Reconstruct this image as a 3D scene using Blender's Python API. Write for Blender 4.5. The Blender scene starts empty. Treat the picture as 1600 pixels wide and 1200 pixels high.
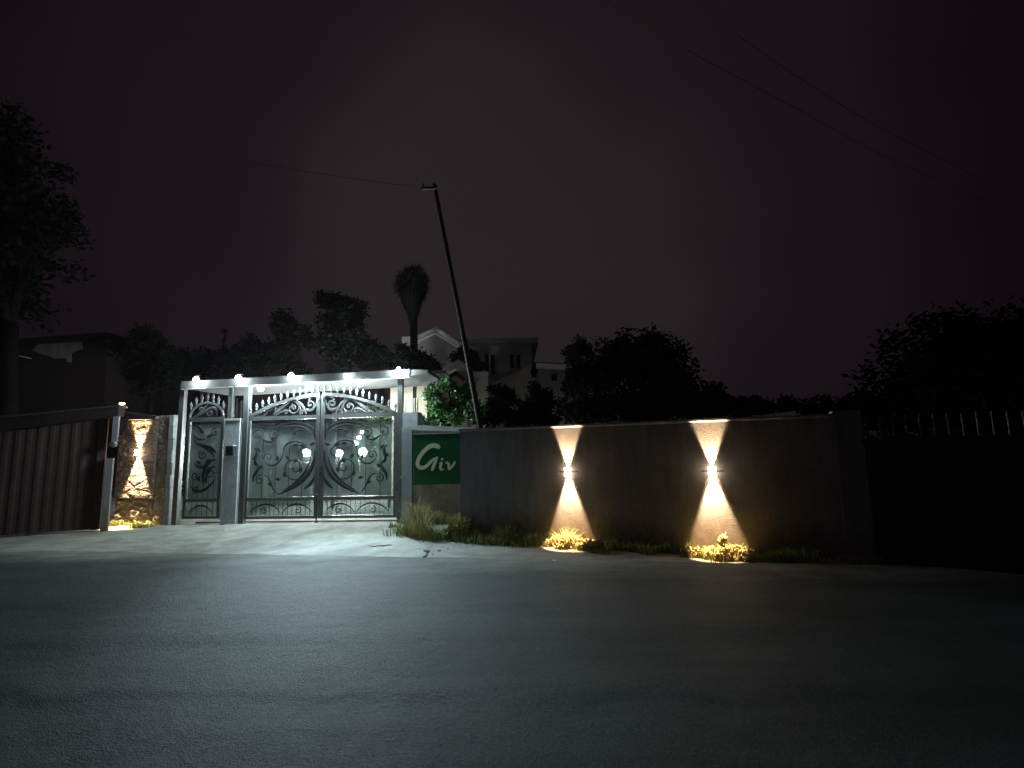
import bpy, math, random
import numpy as np
from mathutils import Vector, Matrix, noise as mnoise

random.seed(7)
rng = np.random.default_rng(11)
R = math.radians
sc = bpy.context.scene
COL = sc.collection

# ------------------------------------------------------------------ camera
F, CX, CY, W_, H_ = 760.0, 800.0, 600.0, 1600, 1200
CAMZ = 1.6
PITCH, ROLL = R(7.4), R(-1.3)
cam_d = bpy.data.cameras.new("camera")
cam = bpy.data.objects.new("camera", cam_d)
COL.objects.link(cam)
ROT = (Matrix.Rotation(math.pi/2 + PITCH, 3, 'X') @ Matrix.Rotation(ROLL, 3, 'Z'))
cam.matrix_world = Matrix.Translation((0, 0, CAMZ)) @ ROT.to_4x4()
cam_d.sensor_width = 36.0
cam_d.lens = F / W_ * 36.0
cam_d.clip_start = 0.05
cam_d.clip_end = 2000
sc.camera = cam
CAM = Vector((0, 0, CAMZ))

# ------------------------------------------------------------------ world: overcast night sky with a town glow low in the sky
world = bpy.data.worlds.new("World")
sc.world = world
world.use_nodes = True
nt = world.node_tree
for n in list(nt.nodes):
    nt.nodes.remove(n)
def nn(t, kind, **kw):
    n = t.nodes.new(kind)
    for k, v in kw.items():
        setattr(n, k, v)
    return n
wo = nn(nt, 'ShaderNodeOutputWorld')
tc = nn(nt, 'ShaderNodeTexCoord')
nrm = nn(nt, 'ShaderNodeVectorMath', operation='NORMALIZE')
nt.links.new(tc.outputs['Generated'], nrm.inputs[0])
dot = nn(nt, 'ShaderNodeVectorMath', operation='DOT_PRODUCT')
gd = Vector((-0.02, 1.0, 0.36)).normalized()
dot.inputs[1].default_value = gd
nt.links.new(nrm.outputs[0], dot.inputs[0])
nzt = nn(nt, 'ShaderNodeTexNoise')
nzt.inputs['Scale'].default_value = 2.2
nzt.inputs['Detail'].default_value = 3
nt.links.new(nrm.outputs[0], nzt.inputs['Vector'])
addn = nn(nt, 'ShaderNodeMath', operation='MULTIPLY_ADD')
nt.links.new(nzt.outputs['Fac'], addn.inputs[0])
addn.inputs[1].default_value = 0.18
nt.links.new(dot.outputs['Value'], addn.inputs[2])
ramp = nn(nt, 'ShaderNodeValToRGB')
cr = ramp.color_ramp
cr.interpolation = 'EASE'
cr.elements[0].position = 0.64
cr.elements[0].color = (0.0050, 0.0028, 0.0050, 1)
cr.elements[1].position = 1.05 if False else 1.0
cr.elements[1].color = (0.0205, 0.0155, 0.0172, 1)
e = cr.elements.new(0.86)
e.color = (0.0104, 0.0064, 0.0092, 1)
sub = nn(nt, 'ShaderNodeMath', operation='SUBTRACT')
nt.links.new(addn.outputs[0], sub.inputs[0])
sub.inputs[1].default_value = 0.09
nt.links.new(sub.outputs[0], ramp.inputs[0])
bg = nn(nt, 'ShaderNodeBackground')
bg.inputs['Strength'].default_value = 1.0
nt.links.new(ramp.outputs[0], bg.inputs['Color'])
# a night-dim physical sky underneath (sun well below the horizon)
sky = nn(nt, 'ShaderNodeTexSky')
sky.sky_type = 'NISHITA'
sky.sun_disc = False
sky.sun_elevation = R(-6)
sky.sun_rotation = R(160)
bg2 = nn(nt, 'ShaderNodeBackground')
bg2.inputs['Strength'].default_value = 0.002
nt.links.new(sky.outputs[0], bg2.inputs['Color'])
addsh = nn(nt, 'ShaderNodeAddShader')
nt.links.new(bg.outputs[0], addsh.inputs[0])
nt.links.new(bg2.outputs[0], addsh.inputs[1])
nt.links.new(addsh.outputs[0], wo.inputs['Surface'])

# faint diffuse sky light from behind the photographer (night: a very weak, very soft lamp)
sd = bpy.data.lights.new("night_sky_light", 'SUN')
sd.energy = 0.022
sd.angle = R(60)
sd.color = (0.92, 0.86, 1.0)
so = bpy.data.objects.new("night_sky_light", sd)
COL.objects.link(so)
so.rotation_euler = (R(48), 0, R(-14))

sc.view_settings.view_transform = 'Standard'
sc.view_settings.look = 'None'
sc.view_settings.exposure = 0.0
sc.view_settings.gamma = 1.0
sc.view_settings.use_curve_mapping = False
sc.render.engine = 'CYCLES'
sc.cycles.sample_clamp_indirect = 3.0
sc.cycles.max_bounces = 6
sc.cycles.use_denoising = True
sc.cycles.caustics_reflective = False
sc.cycles.caustics_refractive = False

# ------------------------------------------------------------------ rays from the photograph's camera to real places
def ray(px, py):
    d = ROT @ Vector(((px - CX)/F, -(py - CY)/F, -1.0))
    return d.normalized()
def G(px, py, z=0.0):
    d = ray(px, py)
    t = (z - CAMZ)/d.z
    return CAM + d*t
def at(px, py, Y):
    d = ray(px, py)
    return CAM + d*(Y/d.y)
class Plane:
    """vertical plane through two ground points: s along, z up, d towards the road"""
    def __init__(self, A, B):
        self.A = Vector((A.x, A.y, 0)); u = Vector((B.x - A.x, B.y - A.y, 0))
        self.L = u.length; self.u = u.normalized()
        self.n = Vector((self.u.y, -self.u.x, 0))
        if self.n.y > 0: self.n = -self.n
    def W(self, s, z, d=0.0):
        return self.A + self.u*s + self.n*d + Vector((0, 0, z))
    def P(self, px, py, d=0.0):
        r = ray(px, py); o = self.A + self.n*d
        t = (o - CAM).dot(self.n)/r.dot(self.n)
        q = CAM + r*t
        return ((q - self.A).dot(self.u), q.z)
    def Q(self, px, py, d=0.0):
        s, z = self.P(px, py, d)
        return self.W(s, z, d)

# ------------------------------------------------------------------ materials
def mat(name, col, rough=0.7, metal=0.0, var=0.25, vscale=3.0, bump=0.0, bscale=30.0, spec=0.5, stain=None, island=0.0, coords='Object'):
    m = bpy.data.materials.new(name)
    m.use_nodes = True
    t = m.node_tree
    b = t.nodes['Principled BSDF']
    b.inputs['Roughness'].default_value = rough
    b.inputs['Metallic'].default_value = metal
    b.inputs['Specular IOR Level'].default_value = spec
    c = nn(t, 'ShaderNodeTexCoord')
    n1 = nn(t, 'ShaderNodeTexNoise')
    n1.inputs['Scale'].default_value = vscale
    n1.inputs['Detail'].default_value = 6
    n1.inputs['Roughness'].default_value = 0.65
    t.links.new(c.outputs[coords], n1.inputs['Vector'])
    mr = nn(t, 'ShaderNodeMapRange')
    mr.inputs['From Min'].default_value = 0.25
    mr.inputs['From Max'].default_value = 0.75
    t.links.new(n1.outputs['Fac'], mr.inputs['Value'])
    mx = nn(t, 'ShaderNodeMix', data_type='RGBA')
    lo = tuple(max(0, x*(1-var)) for x in col) + (1,)
    hi = tuple(min(1, x*(1+var)) for x in col) + (1,)
    if stain: lo = tuple(stain) + (1,)
    mx.inputs[6].default_value = lo
    mx.inputs[7].default_value = hi
    t.links.new(mr.outputs[0], mx.inputs[0])
    out = mx.outputs[2]
    if island:
        g = nn(t, 'ShaderNodeNewGeometry')
        m2 = nn(t, 'ShaderNodeMapRange')
        m2.inputs['To Min'].default_value = 1-island
        m2.inputs['To Max'].default_value = 1+island
        t.links.new(g.outputs['Random Per Island'], m2.inputs['Value'])
        vm = nn(t, 'ShaderNodeVectorMath', operation='SCALE')
        t.links.new(out, vm.inputs[0]); t.links.new(m2.outputs[0], vm.inputs['Scale'])
        out = vm.outputs[0]
    t.links.new(out, b.inputs['Base Color'])
    if bump:
        n2 = nn(t, 'ShaderNodeTexNoise')
        n2.inputs['Scale'].default_value = bscale
        n2.inputs['Detail'].default_value = 8
        n2.inputs['Roughness'].default_value = 0.7
        t.links.new(c.outputs[coords], n2.inputs['Vector'])
        bp = nn(t, 'ShaderNodeBump')
        bp.inputs['Strength'].default_value = 1.0
        bp.inputs['Distance'].default_value = bump
        t.links.new(n2.outputs['Fac'], bp.inputs['Height'])
        t.links.new(bp.outputs[0], b.inputs['Normal'])
    return m
def emit(name, col, s):
    m = bpy.data.materials.new(name); m.use_nodes = True
    t = m.node_tree
    for n in list(t.nodes): t.nodes.remove(n)
    o = nn(t, 'ShaderNodeOutputMaterial'); e = nn(t, 'ShaderNodeEmission')
    e.inputs['Color'].default_value = col + (1,); e.inputs['Strength'].default_value = s
    t.links.new(e.outputs[0], o.inputs['Surface'])
    return m

M = {}
M['plaster'] = mat('rough_plaster', (0.33, 0.36, 0.39), 0.85, var=0.3, vscale=5, bump=0.02, bscale=28)
M['plaster_dark'] = mat('dark_painted_plaster', (0.20, 0.195, 0.215), 0.85, var=0.25, vscale=1.6, bump=0.006, bscale=55)
M['stone_brown'] = mat('brown_stone', (0.44, 0.39, 0.34), 0.9, var=0.35, vscale=7, bump=0.05, bscale=14)
M['cap'] = mat('cement_cap', (0.52, 0.55, 0.54), 0.8, var=0.2, vscale=6, bump=0.006, bscale=40)
M['concrete'] = mat('canopy_concrete', (0.065, 0.065, 0.065), 0.85, var=0.2, vscale=4, bump=0.005, bscale=30)
M['iron'] = mat('painted_iron', (0.085, 0.092, 0.092), 0.42, metal=0.15, var=0.12, vscale=12, bump=0.002, bscale=60)
M['iron_dark'] = mat('dark_painted_iron', (0.024, 0.027, 0.029), 0.75, metal=0.0, spec=0.2, var=0.2, vscale=9)
M['black'] = mat('black_metal', (0.025, 0.025, 0.028), 0.5, var=0.2)
M['wood_pole'] = mat('weathered_pole', (0.030, 0.021, 0.018), 0.9, var=0.35, vscale=6)
M['bark'] = mat('bark', (0.007, 0.0055, 0.005), 1.0, spec=0.0, var=0.4, vscale=8, bump=0.02, bscale=20)
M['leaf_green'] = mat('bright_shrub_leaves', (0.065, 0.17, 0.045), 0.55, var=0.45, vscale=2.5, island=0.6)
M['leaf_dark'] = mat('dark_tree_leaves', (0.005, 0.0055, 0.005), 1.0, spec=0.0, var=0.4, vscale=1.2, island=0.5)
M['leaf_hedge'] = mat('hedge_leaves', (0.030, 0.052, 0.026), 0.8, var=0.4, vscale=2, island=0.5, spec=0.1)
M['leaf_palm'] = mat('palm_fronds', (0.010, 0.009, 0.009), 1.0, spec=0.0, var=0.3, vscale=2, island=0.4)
M['grass'] = mat('verge_grass', (0.22, 0.26, 0.08), 0.8, var=0.5, vscale=3, island=0.6)
M['grass_dry'] = mat('dry_grass', (0.44, 0.38, 0.17), 0.85, var=0.4, vscale=4, island=0.5)
M['cream'] = mat('cream_wall', (0.76, 0.68, 0.52), 0.85, var=0.12, vscale=2)
M['trim'] = mat('white_fascia', (0.86, 0.82, 0.74), 0.8, var=0.1, vscale=5)
M['greywall'] = mat('grey_house_wall', (0.36, 0.34, 0.33), 0.9, var=0.12, vscale=1.5)
M['roof_dark'] = mat('dark_roof', (0.035, 0.025, 0.027), 1.0, spec=0.05, var=0.3, vscale=4)
M['glass_dark'] = mat('dark_window_glass', (0.012, 0.010, 0.014), 0.25, var=0.1)
M['sign_green'] = mat('green_sign_face', (0.014, 0.115, 0.046), 0.25, var=0.18, vscale=2.5)
M['letter'] = mat('cream_lettering', (0.90, 0.90, 0.76), 0.6, var=0.06)
M['corrug'] = mat('corrugated_sheet', (0.062, 0.040, 0.034), 0.85, metal=0.0, var=0.35, vscale=1.3)
M['paving'] = mat('yard_paving', (0.20, 0.20, 0.19), 0.85, var=0.3, vscale=2.5, bump=0.01, bscale=14)
M['litter'] = mat('pale_litter', (0.75, 0.75, 0.72), 0.7, var=0.1)
M['rock'] = mat('grey_stone', (0.27, 0.26, 0.24), 0.9, var=0.3, vscale=12, bump=0.02, bscale=25)
M['bulb'] = emit('lit_white_bulb', (0.78, 0.95, 1.0), 330.0)
M['bulb_strong'] = emit('lit_strong_white_bulb', (0.76, 0.95, 1.0), 1300.0)
M['globe'] = emit('lit_globe', (0.9, 1.0, 0.97), 1500.0)
M['warm_far'] = emit('lit_street_lamp', (1.0, 0.62, 0.36), 14.0)
M['far_dot'] = emit('far_window_light', (1.0, 0.95, 0.9), 3.0)
M['far_dim'] = emit('dim_far_window_light', (0.8, 0.75, 0.7), 0.08)
M['cable'] = mat('black_cable', (0.01, 0.008, 0.01), 0.7, var=0.1)

def wall_plaster():
    m = M['plaster_dark']; t = m.node_tree; b = t.nodes['Principled BSDF']
    src = b.inputs['Base Color'].links[0].from_socket
    c = nn(t, 'ShaderNodeTexCoord'); mp = nn(t, 'ShaderNodeMapping'); mp.inputs['Scale'].default_value = (2.2, 2.2, 0.35)
    n = nn(t, 'ShaderNodeTexNoise'); n.inputs['Scale'].default_value = 2.5; n.inputs['Detail'].default_value = 8; n.inputs['Roughness'].default_value = 0.7
    t.links.new(c.outputs['Object'], mp.inputs[0]); t.links.new(mp.outputs[0], n.inputs['Vector'])
    r = nn(t, 'ShaderNodeMapRange'); r.inputs['From Min'].default_value = 0.35; r.inputs['From Max'].default_value = 0.65
    r.inputs['To Min'].default_value = 0.72; r.inputs['To Max'].default_value = 1.06
    t.links.new(n.outputs['Fac'], r.inputs['Value'])
    # soil splashed on the lowest part
    sp = nn(t, 'ShaderNodeSeparateXYZ'); t.links.new(c.outputs['Object'], sp.inputs[0])
    n3 = nn(t, 'ShaderNodeTexNoise'); n3.inputs['Scale'].default_value = 9; n3.inputs['Detail'].default_value = 6; t.links.new(c.outputs['Object'], n3.inputs['Vector'])
    ma = nn(t, 'ShaderNodeMath', operation='MULTIPLY_ADD'); t.links.new(n3.outputs['Fac'], ma.inputs[0]); ma.inputs[1].default_value = -0.9; t.links.new(sp.outputs['Z'], ma.inputs[2])
    r2 = nn(t, 'ShaderNodeMapRange'); r2.inputs['From Min'].default_value = -0.35; r2.inputs['From Max'].default_value = 0.15
    r2.inputs['To Min'].default_value = 0.85; r2.inputs['To Max'].default_value = 0.0
    t.links.new(ma.outputs[0], r2.inputs['Value'])
    vm = nn(t, 'ShaderNodeVectorMath', operation='SCALE'); t.links.new(src, vm.inputs[0]); t.links.new(r.outputs[0], vm.inputs['Scale'])
    mx = nn(t, 'ShaderNodeMix', data_type='RGBA'); mx.inputs[7].default_value = (0.13, 0.095, 0.065, 1)
    t.links.new(r2.outputs[0], mx.inputs[0]); t.links.new(vm.outputs[0], mx.inputs[6]); t.links.new(mx.outputs[2], b.inputs['Base Color'])
wall_plaster()

# frosted sheet behind the bars
def sheet_mat():
    m = bpy.data.materials.new('frosted_gate_sheet'); m.use_nodes = True
    t = m.node_tree
    b = t.nodes['Principled BSDF']; o = t.nodes['Material Output']
    c = nn(t, 'ShaderNodeTexCoord'); n1 = nn(t, 'ShaderNodeTexNoise')
    mp = nn(t, 'ShaderNodeMapping'); mp.inputs['Scale'].default_value = (3, 3, 0.8)
    t.links.new(c.outputs['Object'], mp.inputs[0]); t.links.new(mp.outputs[0], n1.inputs['Vector'])
    n1.inputs['Scale'].default_value = 1.6; n1.inputs['Detail'].default_value = 5
    mx = nn(t, 'ShaderNodeMix', data_type='RGBA')
    mx.inputs[6].default_value = (0.22, 0.25, 0.25, 1); mx.inputs[7].default_value = (0.50, 0.55, 0.545, 1)
    t.links.new(n1.outputs['Fac'], mx.inputs[0]); t.links.new(mx.outputs[2], b.inputs['Base Color'])
    b.inputs['Roughness'].default_value = 0.35
    tr = nn(t, 'ShaderNodeBsdfTransparent'); tr.inputs[0].default_value = (0.9, 0.96, 0.95, 1)
    ms = nn(t, 'ShaderNodeMixShader'); ms.inputs[0].default_value = 0.56
    t.links.new(tr.outputs[0], ms.inputs[1]); t.links.new(b.outputs[0], ms.inputs[2])
    t.links.new(ms.outputs[0], o.inputs['Surface'])
    return m
M['sheet'] = sheet_mat()

# asphalt: grainy, patchy, with a faint sheen
def asphalt():
    m = bpy.data.materials.new('worn_asphalt'); m.use_nodes = True
    t = m.node_tree; b = t.nodes['Principled BSDF']
    c = nn(t, 'ShaderNodeTexCoord')
    big = nn(t, 'ShaderNodeTexNoise'); big.inputs['Scale'].default_value = 0.8; big.inputs['Detail'].default_value = 5
    fine = nn(t, 'ShaderNodeTexNoise'); fine.inputs['Scale'].default_value = 44; fine.inputs['Detail'].default_value = 4; fine.inputs['Roughness'].default_value = 0.8
    vor = nn(t, 'ShaderNodeTexVoronoi'); vor.inputs['Scale'].default_value = 75
    for n in (big, fine, vor): t.links.new(c.outputs['Object'], n.inputs['Vector'])
    mx = nn(t, 'ShaderNodeMix', data_type='RGBA')
    mx.inputs[6].default_value = (0.024, 0.032, 0.032, 1); mx.inputs[7].default_value = (0.060, 0.077, 0.078, 1)
    t.links.new(big.outputs['Fac'], mx.inputs[0])
    mr = nn(t, 'ShaderNodeMapRange'); mr.inputs['From Min'].default_value = 0.32; mr.inputs['From Max'].default_value = 0.72
    mr.inputs['To Min'].default_value = 0.35; mr.inputs['To Max'].default_value = 1.9
    t.links.new(fine.outputs['Fac'], mr.inputs['Value'])
    vm = nn(t, 'ShaderNodeVectorMath', operation='SCALE')
    t.links.new(mx.outputs[2], vm.inputs[0]); t.links.new(mr.outputs[0], vm.inputs['Scale'])
    # pale chips of aggregate
    vc = nn(t, 'ShaderNodeTexVoronoi'); vc.inputs['Scale'].default_value = 24; t.links.new(c.outputs['Object'], vc.inputs['Vector'])
    sx_ = nn(t, 'ShaderNodeSeparateColor'); t.links.new(vc.outputs['Color'], sx_.inputs[0])
    g1_ = nn(t, 'ShaderNodeMath', operation='GREATER_THAN'); g1_.inputs[1].default_value = 0.86; t.links.new(sx_.outputs[0], g1_.inputs[0])
    g2_ = nn(t, 'ShaderNodeMath', operation='LESS_THAN'); g2_.inputs[1].default_value = 0.16; t.links.new(vc.outputs['Distance'], g2_.inputs[0])
    g3_ = nn(t, 'ShaderNodeMath', operation='MULTIPLY'); t.links.new(g1_.outputs[0], g3_.inputs[0]); t.links.new(g2_.outputs[0], g3_.inputs[1])
    m3_ = nn(t, 'ShaderNodeMix', data_type='RGBA'); m3_.inputs[7].default_value = (0.12, 0.13, 0.135, 1)
    t.links.new(g3_.outputs[0], m3_.inputs[0]); t.links.new(vm.outputs[0], m3_.inputs[6])
    t.links.new(m3_.outputs[2], b.inputs['Base Color'])
    b.inputs['Roughness'].default_value = 0.6
    b.inputs['Specular IOR Level'].default_value = 0.42
    b1 = nn(t, 'ShaderNodeBump'); b1.inputs['Distance'].default_value = 0.014; b1.inputs['Strength'].default_value = 1
    t.links.new(vor.outputs['Distance'], b1.inputs['Height'])
    b2 = nn(t, 'ShaderNodeBump'); b2.inputs['Distance'].default_value = 0.042; b2.inputs['Strength'].default_value = 1
    t.links.new(fine.outputs['Fac'], b2.inputs['Height']); t.links.new(b1.outputs[0], b2.inputs['Normal'])
    b3 = nn(t, 'ShaderNodeBump'); b3.inputs['Distance'].default_value = 0.012; mid = nn(t, 'ShaderNodeTexNoise'); mid.inputs['Scale'].default_value = 9; mid.inputs['Detail'].default_value = 3
    t.links.new(c.outputs['Object'], mid.inputs['Vector']); t.links.new(mid.outputs['Fac'], b3.inputs['Height']); t.links.new(b2.outputs[0], b3.inputs['Normal'])
    t.links.new(b3.outputs[0], b.inputs['Normal'])
    return m
M['asphalt'] = asphalt()
def dusty_edge():
    t = M['asphalt'].node_tree; b = t.nodes['Principled BSDF']; src = b.inputs['Base Color'].links[0].from_socket
    A = Vector((-9.0, 8.78, 0)); U = (Vector((4.0, 6.48, 0)) - A).normalized(); N = Vector((U.y, -U.x, 0))
    if N.y > 0: N = -N
    c = nn(t, 'ShaderNodeTexCoord'); d = nn(t, 'ShaderNodeVectorMath', operation='DOT_PRODUCT'); d.inputs[1].default_value = N
    t.links.new(c.outputs['Object'], d.inputs[0])
    n = nn(t, 'ShaderNodeTexNoise'); n.inputs['Scale'].default_value = 2.6; n.inputs['Detail'].default_value = 8; n.inputs['Roughness'].default_value = 0.7
    t.links.new(c.outputs['Object'], n.inputs['Vector'])
    m = nn(t, 'ShaderNodeMath', operation='MULTIPLY_ADD'); t.links.new(n.outputs['Fac'], m.inputs[0]); m.inputs[1].default_value = 1.5; t.links.new(d.outputs['Value'], m.inputs[2])
    k = A.dot(N)
    r = nn(t, 'ShaderNodeMapRange'); r.inputs['From Min'].default_value = k + 0.55; r.inputs['From Max'].default_value = k + 1.75; r.inputs['To Min'].default_value = 0.95; r.inputs['To Max'].default_value = 0.0
    t.links.new(m.outputs[0], r.inputs['Value'])
    mx = nn(t, 'ShaderNodeMix', data_type='RGBA'); mx.inputs[7].default_value = (0.25, 0.255, 0.225, 1)
    t.links.new(r.outputs[0], mx.inputs[0]); t.links.new(src, mx.inputs[6]); t.links.new(mx.outputs[2], b.inputs['Base Color'])
    rr = nn(t, 'ShaderNodeMapRange'); rr.inputs['To Min'].default_value = 0.62; rr.inputs['To Max'].default_value = 0.95
    t.links.new(r.outputs[0], rr.inputs['Value']); t.links.new(rr.outputs[0], b.inputs['Roughness'])
    bs = nn(t, 'ShaderNodeMapRange'); bs.inputs['To Min'].default_value = 1.0; bs.inputs['To Max'].default_value = 0.12
    t.links.new(r.outputs[0], bs.inputs['Value'])
    for q in t.nodes:
        if q.type == 'BUMP': t.links.new(bs.outputs[0], q.inputs['Strength'])
dusty_edge()
def wear(m, scale, lo, hi, stretch):
    t = m.node_tree; b = t.nodes['Principled BSDF']; src = b.inputs['Base Color'].links[0].from_socket
    c = nn(t, 'ShaderNodeTexCoord'); mp = nn(t, 'ShaderNodeMapping'); mp.inputs['Scale'].default_value = stretch; mp.inputs['Rotation'].default_value = (0, 0, R(10))
    n = nn(t, 'ShaderNodeTexNoise'); n.inputs['Scale'].default_value = scale; n.inputs['Detail'].default_value = 7; n.inputs['Roughness'].default_value = 0.6; n.inputs['Distortion'].default_value = 0.6
    t.links.new(c.outputs['Object'], mp.inputs[0]); t.links.new(mp.outputs[0], n.inputs['Vector'])
    r = nn(t, 'ShaderNodeMapRange'); r.inputs['From Min'].default_value = 0.36; r.inputs['From Max'].default_value = 0.62; r.inputs['To Min'].default_value = lo; r.inputs['To Max'].default_value = hi
    t.links.new(n.outputs['Fac'], r.inputs['Value'])
    vm = nn(t, 'ShaderNodeVectorMath', operation='SCALE'); t.links.new(src, vm.inputs[0]); t.links.new(r.outputs[0], vm.inputs['Scale'])
    t.links.new(vm.outputs[0], b.inputs['Base Color'])
wear(M['asphalt'], 1.1, 0.55, 1.15, (0.35, 1.6, 1))
M['dirt'] = mat('pale_dusty_ground', (0.275, 0.28, 0.245), 0.92, var=0.35, vscale=1.3, bump=0.03, bscale=18)
M['apron'] = mat('driveway_cement', (0.30, 0.305, 0.272), 0.88, var=0.30, vscale=1.8, bump=0.012, bscale=22)

wear(M['apron'], 1.6, 0.72, 1.12, (1.4, 0.6, 1)); wear(M['dirt'], 2.2, 0.70, 1.10, (0.7, 1.3, 1))

def stonework():
    m = bpy.data.materials.new('rubble_stone'); m.use_nodes = True
    t = m.node_tree; b = t.nodes['Principled BSDF']
    c = nn(t, 'ShaderNodeTexCoord'); mp = nn(t, 'ShaderNodeMapping'); mp.inputs['Scale'].default_value = (1, 1, 1.8)
    t.links.new(c.outputs['Object'], mp.inputs[0])
    v = nn(t, 'ShaderNodeTexVoronoi', feature='DISTANCE_TO_EDGE'); v.inputs['Scale'].default_value = 4.5
    v2 = nn(t, 'ShaderNodeTexVoronoi'); v2.inputs['Scale'].default_value = 4.5
    n = nn(t, 'ShaderNodeTexNoise'); n.inputs['Scale'].default_value = 22; n.inputs['Detail'].default_value = 6
    for q in (v, v2, n): t.links.new(mp.outputs[0], q.inputs['Vector'])
    mx = nn(t, 'ShaderNodeMix', data_type='RGBA')
    mx.inputs[6].default_value = (0.26, 0.21, 0.18, 1); mx.inputs[7].default_value = (0.46, 0.40, 0.35, 1)
    t.links.new(v2.outputs['Color'], mx.inputs[0]); 
    m2 = nn(t, 'ShaderNodeMix', data_type='RGBA'); m2.blend_type = 'MULTIPLY'
    m2.inputs[0].default_value = 0.5
    t.links.new(mx.outputs[2], m2.inputs[6]); t.links.new(n.outputs['Fac'], m2.inputs[7])
    t.links.new(m2.outputs[2], b.inputs['Base Color'])
    b.inputs['Roughness'].default_value = 0.9
    mr = nn(t, 'ShaderNodeMapRange'); mr.inputs['From Max'].default_value = 0.12
    t.links.new(v.outputs['Distance'], mr.inputs['Value'])
    b1 = nn(t, 'ShaderNodeBump'); b1.inputs['Distance'].default_value = 0.012
    t.links.new(mr.outputs[0], b1.inputs['Height'])
    b2 = nn(t, 'ShaderNodeBump'); b2.inputs['Distance'].default_value = 0.010
    t.links.new(n.outputs['Fac'], b2.inputs['Height']); t.links.new(b1.outputs[0], b2.inputs['Normal'])
    t.links.new(b2.outputs[0], b.inputs['Normal'])
    return m
M['rubble'] = stonework()

# ------------------------------------------------------------------ mesh builder
WLOC = {}
def tag(o, label=None, cat=None, group=None, kind=None):
    if label: o['label'] = label
    if cat: o['category'] = cat
    if group: o['group'] = group
    if kind: o['kind'] = kind
    return o
def thing(name, loc, label, cat, group=None):
    o = bpy.data.objects.new(name, None)
    o.empty_display_size = 0.2
    COL.objects.link(o); o.location = loc
    WLOC[o.name] = Vector(loc)
    return tag(o, label, cat, group)

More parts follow.
